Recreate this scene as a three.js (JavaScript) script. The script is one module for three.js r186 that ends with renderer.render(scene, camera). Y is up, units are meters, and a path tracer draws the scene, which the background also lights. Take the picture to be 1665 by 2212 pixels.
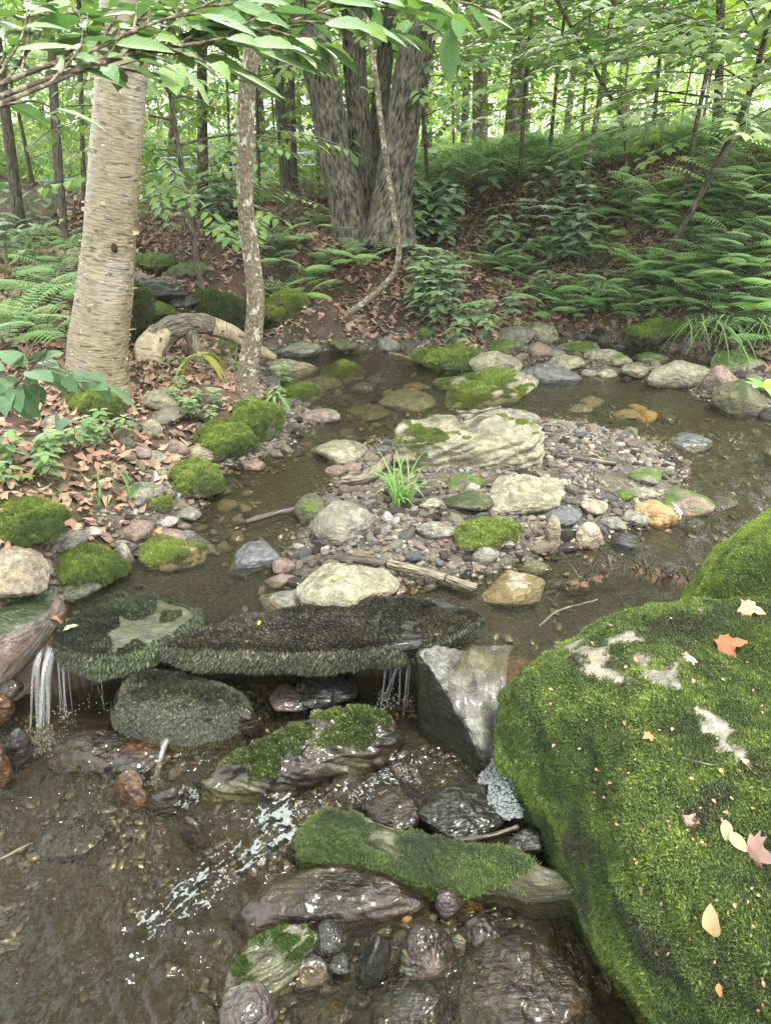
import * as THREE from 'three';
import { mergeGeometries, mergeVertices } from 'three/addons/utils/BufferGeometryUtils.js';
import { ImprovedNoise } from 'three/addons/math/ImprovedNoise.js';

// ------------------------------------------------------------------ camera, sky, sun, exposure
const scene = new THREE.Scene();
const EYE = new THREE.Vector3(0, 1.65, 0), PITCH = 26 * Math.PI / 180;
const camera = new THREE.PerspectiveCamera(70, 770 / 1024, 0.05, 400);
camera.position.copy(EYE);
camera.rotation.x = -PITCH;
scene.add(camera);
const renderer = new THREE.WebGLRenderer({ antialias: true });
renderer.toneMapping = THREE.LinearToneMapping;
renderer.toneMappingExposure = 5.0;
renderer.shadowMap.enabled = true;
{ // bright overcast sky, a little brighter towards the zenith
  const W = 256, Hh = 128, data = new Float32Array(W * Hh * 4);
  for (let j = 0; j < Hh; j++) for (let i = 0; i < W; i++) {
    const s = Math.max(0, Math.sin(((j + .5) / Hh - .5) * Math.PI)), L = 0.72 + 0.38 * s, o = (j * W + i) * 4;
    data[o] = L * .97; data[o + 1] = L * 1.0; data[o + 2] = L * 1.03; data[o + 3] = 1;
  }
  const t = new THREE.DataTexture(data, W, Hh, THREE.RGBAFormat, THREE.FloatType);
  t.mapping = THREE.EquirectangularReflectionMapping; t.magFilter = THREE.LinearFilter; t.needsUpdate = true;
  scene.background = t; scene.environment = t;
}
const sun = new THREE.DirectionalLight(new THREE.Color(1, .95, .84), 1.5);
sun.position.set(8, 30, 4); sun.target.position.set(0, 0, -5);
sun.castShadow = true; sun.shadow.radius = 22; sun.shadow.mapSize.set(2048, 2048);
Object.assign(sun.shadow.camera, { left: -30, right: 30, top: 30, bottom: -30, near: 1, far: 120 });
scene.add(sun, sun.target);

// ------------------------------------------------------------------ helpers
const V = (x, y, z) => new THREE.Vector3(x, y, z), C = (r, g, b) => new THREE.Color().setRGB(r, g, b);
function rng(seed) { let a = seed >>> 0; return () => { a = (a + 0x6d2b79f5) | 0; let t = Math.imul(a ^ (a >>> 15), 1 | a); t = (t + Math.imul(t ^ (t >>> 7), 61 | t)) ^ t; return ((t ^ (t >>> 14)) >>> 0) / 4294967296; }; }
const lerp = (a, b, t) => a + (b - a) * t, clamp = (x, a = 0, b = 1) => Math.min(b, Math.max(a, x));
const ss = (a, b, x) => { const t = clamp((x - a) / (b - a)); return t * t * (3 - 2 * t); };
const PN = new ImprovedNoise(), noise = (x, y, z) => PN.noise(x + 91.3, y + 37.7, z + 58.1);
const fbm = (x, y, z, o = 4) => { let s = 0, a = .5; for (let i = 0; i < o; i++) { s += a * noise(x, y, z); x = x * 2.03 + 5.1; y = y * 2.01 + 1.7; z = z * 2.02 + 8.3; a *= .5; } return s; };
// survey of the place: sight lines from the tripod point, in units of 1/1580 of the sight length
const FL = 1580, cP = Math.cos(PITCH), sP = Math.sin(PITCH);
const sight = (px, py) => { const a = (px - 832.5) / FL, b = (1106 - py) / FL; return V(a, b * cP - sP, -(cP + b * sP)); };
const level = (px, py, y) => { const r = sight(px, py); return EYE.clone().addScaledVector(r, (y - EYE.y) / r.y); };
const away = (px, py, d) => { const r = sight(px, py); return EYE.clone().addScaledVector(r, d / -r.z); };
const unit = (p) => ((p.y - EYE.y) * -sP + -p.z * cP) / FL;           // metres that one unit spans at p
const taken = {};
function numbered(n) { taken[n] = (taken[n] ?? -1) + 1; return taken[n] ? n + '_' + String(taken[n]).padStart(3, '0') : n; }
function shade(o) { o.traverse((c) => { if (c.isMesh) { c.castShadow = true; c.receiveShadow = true; } }); return o; }
function tag(o, label, category, group, kind) { if (label) o.userData.label = label; if (category) o.userData.category = category; if (group) o.userData.group = group; if (kind) o.userData.kind = kind; return o; }
function put(o, name, label, category, group, kind) { o.name = numbered(name); tag(o, label, category, group, kind); scene.add(o); return o; }
function part(parent, name, geo, mat, kind) { const m = new THREE.Mesh(geo, mat); m.name = name; if (kind) m.userData.kind = kind; parent.add(m); return m; }
function copies(parent, name, geo, mat, mats, cols) {
  const m = new THREE.InstancedMesh(geo, mat, mats.length); m.name = name; m.userData.kind = 'stuff';
  mats.forEach((k, i) => m.setMatrixAt(i, k)); if (cols) cols.forEach((k, i) => m.setColorAt(i, k));
  parent.add(m); return m;
}
const basis = (p, x, y, z, s = 1) => { const m = new THREE.Matrix4().makeBasis(x.clone().multiplyScalar(s), y.clone().multiplyScalar(s), z.clone().multiplyScalar(s)); m.setPosition(p); return m; };
function frame(up, spin) { const y = up.clone().normalize(), h = Math.abs(y.y) < .95 ? V(0, 1, 0) : V(1, 0, 0), a = h.clone().cross(y).normalize(), b = y.clone().cross(a); const c = Math.cos(spin), s = Math.sin(spin), x = a.clone().multiplyScalar(c).addScaledVector(b, s); return [x, y, x.clone().cross(y)]; }

// ------------------------------------------------------------------ textures (grain only)
function dataTex(n, f, srgb) {
  const d = new Uint8Array(n * n * 4);
  for (let j = 0; j < n; j++) for (let i = 0; i < n; i++) { const c = f(i / n, j / n), o = (j * n + i) * 4; d[o] = clamp(c[0]) * 255; d[o + 1] = clamp(c[1] ?? c[0]) * 255; d[o + 2] = clamp(c[2] ?? c[0]) * 255; d[o + 3] = 255; }
  const t = new THREE.DataTexture(d, n, n); t.wrapS = t.wrapT = THREE.RepeatWrapping; t.magFilter = THREE.LinearFilter; if (srgb) t.colorSpace = THREE.SRGBColorSpace; t.needsUpdate = true; return t;
}
// tileable noise: wrap the square on two circles is costly, so blend shifted copies
const tile = (f) => (u, v) => { const a = f(u, v), b = f(u - 1, v), c = f(u, v - 1), d = f(u - 1, v - 1); return lerp(lerp(a, b, u), lerp(c, d, u), v); };
const tn = (k, z, o = 4) => tile((u, v) => fbm(u * k, v * k, z, o));
const TEX = {};
{
  const a = tn(14, 1.5, 5), b = tn(60, 4.5, 2), c = tn(5, 9.5, 3), st = tile((u, v) => fbm(u * 6, v * 60, 3.3, 3));
  TEX.rock = dataTex(512, (u, v) => { const k = .80 + .5 * a(u, v) + .42 * b(u, v) + .18 * st(u, v); const w = c(u, v); return [k + .06 * w, k + .02 * w, k - .06 * w]; }, true);
  TEX.rockB = dataTex(512, (u, v) => [.5 + .7 * a(u, v) + .4 * b(u, v) + .45 * st(u, v)]);
  TEX.rough = dataTex(256, (u, v) => [.5, clamp(.62 + 1.0 * a(u, v) + .3 * b(u, v)), 0]);
  const s1 = tn(40, 2.2, 3), s2 = tn(8, 7.2, 4);
  TEX.soil = dataTex(512, (u, v) => { const k = .78 + .7 * s1(u, v) + .35 * s2(u, v); return [k, k * .98, k * .95]; }, true);
  TEX.soilB = dataTex(512, (u, v) => [.5 + .8 * s1(u, v) + .4 * s2(u, v)]);
  const r1 = tn(9, 3.1, 3), r2 = tn(22, 6.1, 2);
  TEX.ripple = dataTex(512, (u, v) => [.5 + .8 * r1(u, v) + .35 * r2(u, v)]);
  const f1 = tile((u, v) => fbm(u * 44, v * 9, 2.7, 4)), f2 = tile((u, v) => { const w = .25 * noise(u * 9, v * 7, 1.4); return -Math.abs(fbm(u * 21 + w * 3, v * 4.4, 4.4, 4)) * 1.5; }), f3 = tn(7, 12.1, 3);
  TEX.bark = dataTex(512, (u, v) => { const k = .78 + .7 * f1(u, v) + 1.3 * f2(u, v) + .1, g = f3(u, v); return [k + .10 * g, k + .10 * g, k - .02 + .04 * g]; }, true);
  TEX.barkB = dataTex(512, (u, v) => [.8 + .45 * f1(u, v) + 1.1 * f2(u, v)]);
  // smooth grey bark with pale lichen discs
  const l1 = tn(9, 21.1, 3), l2 = tn(30, 23.1, 3), l3 = tile((u, v) => fbm(u * 5, v * 34, 8.8, 3));
  TEX.lichen = dataTex(512, (u, v) => { const p = ss(.02, .16, l1(u, v) * .8 + .55 * l2(u, v)) * .8, k = .52 + .55 * l2(u, v) + .25 * l3(u, v); return [lerp(k * .92, .86, p), lerp(k * .86, .87, p), lerp(k * .76, .82, p)]; }, true);
  TEX.lichenB = dataTex(512, (u, v) => [.5 + .9 * l2(u, v) + .6 * l3(u, v)]);
  // birch: thin horizontal scars, torn paper layers
  const b1 = tile((u, v) => fbm(u * 11, v * 84, 31.2, 4)), b2 = tile((u, v) => fbm(u * 16, v * 22, 35.2, 5)), b3 = tile((u, v) => fbm(u * 12 + .4 * noise(u * 5, v * 9, 2), v * 46, 38.2, 4)), b4 = tn(3, 41.3, 3);
  TEX.birch = dataTex(1024, (u, v) => {
    let k = .74 + .30 * b1(u, v) + .34 * b2(u, v) + .18 * b4(u, v); const scar = ss(.10, .20, b3(u, v)), line = ss(.12, .22, b1(u, v));
    k -= .26 * scar + .16 * line; const sil = ss(.1, .3, b4(u, v));
    return [k * 1.0 + .05 * sil, k * .95 + .07 * sil, k * .84 + .14 * sil];
  }, true);
  TEX.birchB = dataTex(1024, (u, v) => [.5 + .6 * b1(u, v) + .5 * b2(u, v) - .2 * ss(.1, .2, b3(u, v))]);
  // leaf blade with side veins; u across, v along
  TEX.leaf = dataTex(128, (u, v) => { const x = Math.abs(u - .5) * 2, vein = Math.abs(((v * 9 - x * 2.2) % 1 + 1) % 1 - .5) * 2, m = x < .05 ? 1 : 0; const k = .90 + .035 * ss(.7, 1, vein) + .05 * m; return [k + .05 * m, k + .03 * m, k]; }, true);
  TEX.leafB = dataTex(128, (u, v) => { const x = Math.abs(u - .5) * 2, vein = Math.abs(((v * 9 - x * 2.2) % 1 + 1) % 1 - .5) * 2; return [.5 + .5 * vein * vein - (x < .06 ? .4 : 0)]; });
}
const rep = (t, x, y = x) => { const c = t.clone(); c.repeat.set(x, y); c.needsUpdate = true; return c; };

// ------------------------------------------------------------------ materials
const std = (o) => new THREE.MeshStandardMaterial(o), phy = (o) => new THREE.MeshPhysicalMaterial(o);
const M = {
  rock: std({ map: rep(TEX.rock, 3), bumpMap: rep(TEX.rockB, 3), bumpScale: .006, roughness: .85, vertexColors: true }),
  rockDamp: phy({ map: rep(TEX.rock, 3), bumpMap: rep(TEX.rockB, 3), bumpScale: .006, roughness: .5, vertexColors: true, clearcoat: .25, clearcoatRoughness: .3 }),
  rockWet: phy({ map: rep(TEX.rock, 3), bumpMap: rep(TEX.rockB, 3), bumpScale: .007, roughnessMap: rep(TEX.rough, 2.2), roughness: .6, vertexColors: true, clearcoat: .5, clearcoatRoughness: .1, specularIntensity: .5 }),
  ground: std({ map: rep(TEX.soil, 1.6), bumpMap: rep(TEX.soilB, 1.6), bumpScale: .014, roughness: .9, vertexColors: true }),
  moss: phy({ color: C(1, 1, 1), roughness: .95, transmission: .25, thickness: 0 }),
  mossWet: std({ color: C(1, 1, 1), roughness: .45 }),
  water: phy({ color: C(.76, .72, .58), transmission: 1, thickness: 0, roughness: .02, ior: 1.34, bumpMap: rep(TEX.ripple, 5), bumpScale: .007 }),
  fall: phy({ color: C(.96, .97, .97), transmission: .95, thickness: 0, roughness: .08, ior: 1.33, bumpMap: rep(TEX.ripple, 9), bumpScale: .004 }),
  foam: phy({ color: C(.29, .325, .325), roughness: .2, transmission: .45, thickness: 0, ior: 1.33 }),
  leaf: phy({ color: C(1, 1, 1), roughness: .92, transmission: .55, thickness: 0, vertexColors: true, clearcoat: .12, clearcoatRoughness: .45 }),
  leafBig: phy({ color: C(.075, .20, .03), map: TEX.leaf, bumpMap: TEX.leafB, bumpScale: .0007, roughness: .92, transmission: .55, thickness: 0, clearcoat: .1, clearcoatRoughness: .45 }),
  leafBigDark: phy({ color: C(.045, .15, .045), map: TEX.leaf, bumpMap: TEX.leafB, bumpScale: .0008, roughness: .9, transmission: .4, thickness: 0, clearcoat: .4, clearcoatRoughness: .4 }),
  leafYellow: phy({ color: C(.42, .42, .04), map: TEX.leaf, roughness: .9, transmission: .4, thickness: 0, clearcoat: .3, clearcoatRoughness: .4 }),
  fern: phy({ color: C(1, 1, 1), roughness: .93, transmission: .42, thickness: 0, vertexColors: true }),
  grass: phy({ color: C(.16, .33, .05), roughness: .9, transmission: .4, thickness: 0, clearcoat: .3, clearcoatRoughness: .4 }),
  grassDull: phy({ color: C(.13, .22, .06), roughness: .9, transmission: .4, thickness: 0 }),
  litter: phy({ color: C(1, 1, 1), roughness: .9, transmission: .15, thickness: 0 }),
  pebble: std({ color: C(1, 1, 1), roughness: .7, map: rep(TEX.rock, 2) }),
  pebbleWet: phy({ color: C(1, 1, 1), roughness: .4, map: rep(TEX.rock, 2), clearcoat: .6, clearcoatRoughness: .12 }),
  birch: std({ map: rep(TEX.birch, 1.6, 1.3), bumpMap: rep(TEX.birchB, 1.6, 1.3), bumpScale: .007, roughness: .38, color: C(.50, .465, .39) }),
  birchCurl: phy({ color: C(.58, .47, .30), roughness: .75, transmission: .2, thickness: 0 }),
  bark: std({ map: rep(TEX.bark, 1.6, 1.9), bumpMap: rep(TEX.barkB, 1.6, 1.9), bumpScale: .03, roughness: .95, color: C(.30, .27, .215) }),
  barkDark: std({ map: rep(TEX.bark, 3, 2), bumpMap: rep(TEX.barkB, 3, 2), bumpScale: .012, roughness: .95, color: C(.24, .205, .16) }),
  barkSmooth: std({ map: rep(TEX.lichen, 3, 2), bumpMap: rep(TEX.lichenB, 3, 2), bumpScale: .008, roughness: .9, color: C(.80, .75, .66) }),
  barkFar: std({ map: rep(TEX.lichen, 1.2, 1), bumpMap: rep(TEX.barkB, 2, 1), bumpScale: .02, roughness: .95, color: C(.36, .31, .26) }),
  twig: std({ map: rep(TEX.lichen, 5, 4), roughness: .9, color: C(.33, .29, .23) }),
  deadwood: std({ map: rep(TEX.bark, 5, 3), bumpMap: rep(TEX.barkB, 5, 3), bumpScale: .01, roughness: .85, color: C(.42, .35, .27) }),
  wetwood: phy({ map: rep(TEX.bark, 5, 3), bumpMap: rep(TEX.barkB, 5, 3), bumpScale: .01, roughness: .5, color: C(.13, .09, .065), clearcoat: .4, clearcoatRoughness: .25 }),
  stem: std({ color: C(.10, .13, .04), roughness: .7 }),
  tube: std({ color: C(.45, .62, .78), roughness: .35 }),
};

// ------------------------------------------------------------------ the lie of the land
// surveyed spot heights: [sight across, sight down, height]
const spots = [
  // left bank
  [0, 1260, .44], [0, 1130, .56], [0, 1000, .63], [0, 850, .70], [130, 1210, .38], [250, 1175, .36], [300, 1080, .41], [400, 1090, .345], [200, 1000, .53], [330, 950, .46], [455, 985, .36],
  [200, 830, .60], [330, 850, .53], [480, 880, .52], [530, 850, .52], [600, 850, .345], [100, 720, .70], [0, 650, .80], [300, 760, .60], [450, 770, .50], [570, 775, .37],
  // incoming stream
  [650, 765, .34], [560, 735, .35], [430, 690, .37], [390, 650, .44], [345, 610, .56], [330, 560, .70], [340, 520, .82], [345, 455, 1.0],
  [290, 690, .60], [180, 650, .77], [60, 550, .88], [50, 450, 1.06], [110, 420, 1.2], [0, 395, 1.36], [250, 560, .85], [230, 470, 1.08],
  [450, 620, .66], [500, 640, .66], [600, 640, .66], [700, 640, .72], [600, 718, .36], [690, 720, .37], [500, 690, .38], [500, 540, .95], [620, 520, 1.02], [480, 440, 1.2],
  // centre and right bank
  [760, 520, .97], [900, 600, .76], [860, 660, .60], [820, 735, .38], [1000, 765, .38], [1000, 650, .62], [1000, 540, .87], [1050, 430, 1.27], [1000, 380, 1.46], [880, 430, 1.22],
  [1250, 690, .47], [1250, 790, .36], [1120, 760, .38], [1450, 690, .52], [1600, 700, .56], [1665, 830, .41], [1560, 840, .37], [1400, 800, .38], [1300, 600, .76], [1300, 480, 1.12], [1300, 400, 1.4], [1300, 380, 1.47],
  [1600, 600, .86], [1600, 480, 1.2], [1600, 380, 1.5], [700, 420, 1.3],
  // gravel bar
  [960, 1010, .41], [860, 1100, .375], [700, 1230, .35], [1000, 1160, .39], [1150, 1030, .41], [1300, 1000, .385], [1350, 1100, .37], [1200, 1150, .365], [1050, 1220, .335], [800, 1285, .335], [620, 1225, .318], [740, 1055, .345], [1250, 925, .375], [640, 940, .33], [900, 960, .38], [1450, 1010, .345], [560, 1150, .29],
  // stream bed
  [600, 1050, .275], [500, 1130, .265], [450, 1230, .25], [480, 1300, .25], [330, 1270, .255], [200, 1320, .26], [600, 1335, .26], [900, 1310, .275], [1150, 1320, .22], [1050, 1400, .23], [1260, 1270, .23],
  [700, 870, .29], [900, 840, .26], [1100, 850, .27], [1350, 860, .27], [1600, 930, .275], [1550, 1050, .27], [1450, 1170, .26], [1620, 1150, .27], [790, 790, .30], [720, 770, .32], [1650, 1000, .28],
].map(([a, b, y]) => { const p = level(a, b, y); return [p.x, -p.z, y]; }).concat([
  [-3, 2, .9], [-4, 4, 1.1], [-6, 7, 1.3], [-8, 12, 1.6], [-20, 20, 2.2], [-40, 60, 3.4], [0, 12, 1.42], [0, 20, 1.7], [0, 60, 2.9], [4, 12, 1.55], [9, 12, 1.6], [18, 20, 1.7], [40, 60, 2.6], [6, 7, 1.45], [5, 4.6, .75], [4, 3.2, .32], [3.2, 2.2, .4], [3, 1, .5], [-2.2, 1, .5], [-3, -2, .6], [3, -2, .6], [0, -3, .4], [-20, 4, 2], [20, 4, 1.6], [-20, -10, 2], [20, -10, 2], [1.5, 1.2, .3], [-1.7, 1.6, .45]]);
const tps = (() => {
  const n = spots.length, N = n + 3, A = Array.from({ length: N }, () => new Float64Array(N + 1)), U = (r2) => (r2 < 1e-9 ? 0 : r2 * Math.log(r2));
  for (let i = 0; i < n; i++) { const [x, d, y] = spots[i]; for (let j = 0; j < n; j++) A[i][j] = U((x - spots[j][0]) ** 2 + (d - spots[j][1]) ** 2) + (i === j ? .02 : 0); A[i][n] = A[n][i] = 1; A[i][n + 1] = A[n + 1][i] = x; A[i][n + 2] = A[n + 2][i] = d; A[i][N] = y; }
  for (let c = 0; c < N; c++) { let p = c; for (let r = c + 1; r < N; r++) if (Math.abs(A[r][c]) > Math.abs(A[p][c])) p = r; [A[c], A[p]] = [A[p], A[c]]; for (let r = c + 1; r < N; r++) { const k = A[r][c] / A[c][c]; if (k) for (let q = c; q <= N; q++) A[r][q] -= k * A[c][q]; } }
  const w = new Float64Array(N); for (let r = N - 1; r >= 0; r--) { let s = A[r][N]; for (let q = r + 1; q < N; q++) s -= A[r][q] * w[q]; w[r] = s / A[r][r]; }
  return (x, d) => { let s = w[n] + w[n + 1] * x + w[n + 2] * d; for (let i = 0; i < n; i++) { const dx = x - spots[i][0], dd = d - spots[i][1]; s += w[i] * U(dx * dx + dd * dd); } return s; };
})();
const ledgeAt = (x) => 1.93 + .05 * noise(x * 2.3, .5, 3.1) + (x < -.75 ? -.10 * ss(-.75, -1.1, x) : 0) - .22 * ss(.06, .2, x);
const basin = (x, d) => ss(ledgeAt(x) + .03, ledgeAt(x) - .04, d) * ss(1.35, 1.0, x) * ss(-2.7, -1.5, x) * ss(-2.5, -1.5, d);
const lowBed = (x, d) => -.005 + .085 * ss(1.25, 1.75, d) + .03 * fbm(x * 3, d * 3, 2.2, 3) + .022 * fbm(x * 11, d * 11, 7.2, 2) - .05 * ss(.15, .5, x) * ss(1.6, 1.2, d);
function land(x, d) {
  let h = tps(x, d) + .03 * fbm(x * 2.2, d * 2.2, 1.1, 3) * ss(.34, .5, tps(x, d)) + .012 * fbm(x * 9, d * 9, 5.1, 3);
  if (d > 8) h += .25 * fbm(x * .3, d * .3, 4.4, 3) * ss(8, 16, d);
  const b = basin(x, d); return b > 0 ? lerp(h, lowBed(x, d), b) : h;
}
function ground(px, py) { // where a sight line meets the land
  const r = sight(px, py), f = (t) => EYE.y + r.y * t - land(r.x * t, -r.z * t); let a = .5, b = .5;
  while (b < 70 && f(b) > 0) { a = b; b += .02 + b * .012; }
  for (let i = 0; i < 18; i++) { const m = (a + b) / 2; f(m) > 0 ? a = m : b = m; }
  return EYE.clone().addScaledVector(r, b);
}
const waterAt = (x, d) => .318 + .012 * ss(2, 3, d) + .022 * ss(3, 5.4, d) + .04 * ss(5.8, 6.4, d) + .16 * ss(6.4, 7.3, d) + .26 * ss(7.3, 8.6, d);
const lowWater = (x, d) => .036 + .085 * ss(1.28, 1.72, d);
const axis = (...runs) => { const a = []; for (const [from, to, step] of runs) for (let x = from; x < to - 1e-6; x += step) a.push(x); a.push(runs[runs.length - 1][1]); return a; };
function sheet(xs, ds, h, keep) {
  const nx = xs.length, nd = ds.length, pos = new Float32Array(nx * nd * 3), uv = new Float32Array(nx * nd * 2), idx = [];
  for (let j = 0; j < nd; j++) for (let i = 0; i < nx; i++) { const o = j * nx + i; pos[o * 3] = xs[i]; pos[o * 3 + 1] = h(xs[i], ds[j]); pos[o * 3 + 2] = -ds[j]; uv[o * 2] = xs[i]; uv[o * 2 + 1] = ds[j]; }
  for (let j = 0; j + 1 < nd; j++) for (let i = 0; i + 1 < nx; i++) { if (keep && !keep((xs[i] + xs[i + 1]) / 2, (ds[j] + ds[j + 1]) / 2)) continue; const a = j * nx + i, b = a + 1, c = a + nx, e = c + 1; idx.push(a, b, c, b, e, c); }
  const g = new THREE.BufferGeometry(); g.setAttribute('position', new THREE.BufferAttribute(pos, 3)); g.setAttribute('uv', new THREE.BufferAttribute(uv, 2)); g.setIndex(idx); g.computeVertexNormals(); return g;
}
{
  const xs = axis([-70, -20, 8], [-20, -6, 1], [-6, -2.4, .09], [-2.4, 2.8, .022], [2.8, 6, .09], [6, 20, 1], [20, 70, 8]), ds = axis([-30, -4, 4], [-4, .4, .25], [.4, 4.2, .021], [4.2, 9, .045], [9, 20, .4], [20, 80, 5]);
  const g = sheet(xs, ds, land), p = g.attributes.position, col = new Float32Array(p.count * 3);
  const soil = [.062, .048, .034], gravel = [.15, .13, .105], litter = [.15, .095, .065], bed = [.034, .031, .018], wet = [.024, .018, .011], mossy = [.07, .085, .025], forest = [.085, .105, .03], rust = [.05, .030, .015];
  const mix = (a, b, t) => a.map((x, i) => lerp(x, b[i], t));
  for (let i = 0; i < p.count; i++) {
    const x = p.getX(i), y = p.getY(i), d = -p.getZ(i), n1 = fbm(x * 3, d * 3, 8.8, 3), n2 = fbm(x * 12, d * 12, 3.8, 3);
    let c = mix(litter, soil, ss(-.1, .25, n1)); c = mix(c, mossy, ss(.06, .2, fbm(x * 1.7, d * 1.7, 15.2, 3)) * .6);
    c = mix(c, forest, ss(8, 12, d) * ss(-.2, .1, n1));
    const w = d > 1.9 && d < 9 ? y - waterAt(x, d) : 9;
    const bar = ss(.13, .06, w) * ss(6, 5.4, d); c = mix(c, mix(gravel, soil, ss(-.05, .2, n1 + n2 * .5)), bar);
    c = mix(c, mix(bed, rust, ss(.05, .2, n1) * .5), ss(.012, -.01, w + .02 * n2));
    const b = basin(x, d); c = mix(c, mix(mix(wet, rust, ss(.0, .25, n1) * .7), [.028, .028, .020], ss(.05, .2, n2)), b);
    col.set(c, i * 3);
  }
  g.setAttribute('color', new THREE.BufferAttribute(col, 3));
  const m = put(new THREE.Mesh(g, M.ground), 'ground', 'stream bed, gravel bar and leafy woodland banks', 'ground', null, 'structure');
}
// water of the upper stream: nearly flat pools, livelier where it runs down the right side
{
  const run = (x, d) => ss(.55, 1.3, x) * ss(4.4, 3.6, d) * .8 + ss(5.9, 6.4, d);
  const wave = (x, d) => { const r = run(x, d); return (.0028 + .016 * r) * (fbm(x * 13 + d * 2, d * 8 - x * 3, 1.9, 3) * 1.7 + .7 * noise(x * 30, d * 21, 3.3)) + .0010 * noise(x * 38 + d * 9, d * 46, 7.7); };
  const xs = axis([-3.6, -1.7, .05], [-1.7, 2.6, .018], [2.6, 5.5, .05]), ds = axis([1.62, 4.6, .016], [4.6, 9, .03]);
  const g = sheet(xs, ds, (x, d) => waterAt(x, d) + wave(x, d), (x, d) => d > ledgeAt(x) - (x > .12 ? .03 : -.02) && land(x, d) < waterAt(x, d) + .03);
  put(new THREE.Mesh(g, M.water), 'stream_water', 'clear shallow water of the upper pools', 'water', null, 'structure');
  const flow = (x, d) => { // the run that crosses the lower pool from the falls to the near left
    const a = V(-.10, 0, 1.55), b = V(-.55, 0, 1.02), ab = b.clone().sub(a), t = clamp(((x - a.x) * ab.x + (d - a.z) * ab.z) / ab.lengthSq()), dd = Math.hypot(x - a.x - ab.x * t, d - a.z - ab.z * t); return ss(.22, .02, dd); };
  const wl = (x, d) => { const f = flow(x, d), u = x * .7 + d * .7, v = x * .7 - d * .7; return lowWater(x, d) + (.0048 + .020 * f) * (1.6 * fbm(u * 14, v * 30, 2.9, 3) + .7 * noise(u * 30, v * 62, 6.1)); };
  const g2 = sheet(axis([-2.1, 1.3, .014]), axis([.2, 2.0, .013]), wl, (x, d) => d < ledgeAt(x) + .05 && land(x, d) < lowWater(x, d) + .03);
  put(new THREE.Mesh(g2, M.water), 'pool_water', 'shallow brown water running over the lower pool bed', 'water', null, 'structure');
}

// ------------------------------------------------------------------ rocks
const balls = {};
function ball(detail) { if (!balls[detail]) { const g = new THREE.IcosahedronGeometry(1, detail); g.deleteAttribute('uv'); g.deleteAttribute('normal'); balls[detail] = mergeVertices(g, 1e-5); } return balls[detail].clone(); }
// stone colours as pairs that mingle, and what grows on them
const STONE = {
  plain: [[.29, .28, .27], [.22, .215, .21]],
  grey: [[.27, .25, .195], [.175, .165, .13]], schist: [[.35, .32, .215], [.225, .215, .15]], tan: [[.40, .33, .235], [.27, .22, .155]], pink: [[.30, .215, .175], [.20, .145, .115]], blue: [[.17, .175, .18], [.11, .11, .115]],
  dark: [[.045, .039, .033], [.024, .021, .019]], brown: [[.048, .033, .020], [.020, .016, .012]], rust: [[.13, .06, .020], [.055, .03, .015]], gold: [[.48, .33, .16], [.36, .22, .10]], olive: [[.14, .14, .075], [.085, .085, .05]], white: [[.5, .46, .42], [.34, .31, .28]],
  slate: [[.19, .18, .155], [.12, .115, .10]], sand: [[.34, .30, .24], [.24, .215, .175]], mauve: [[.12, .09, .082], [.065, .05, .048]], char: [[.036, .034, .029], [.018, .017, .015]],
};
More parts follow.
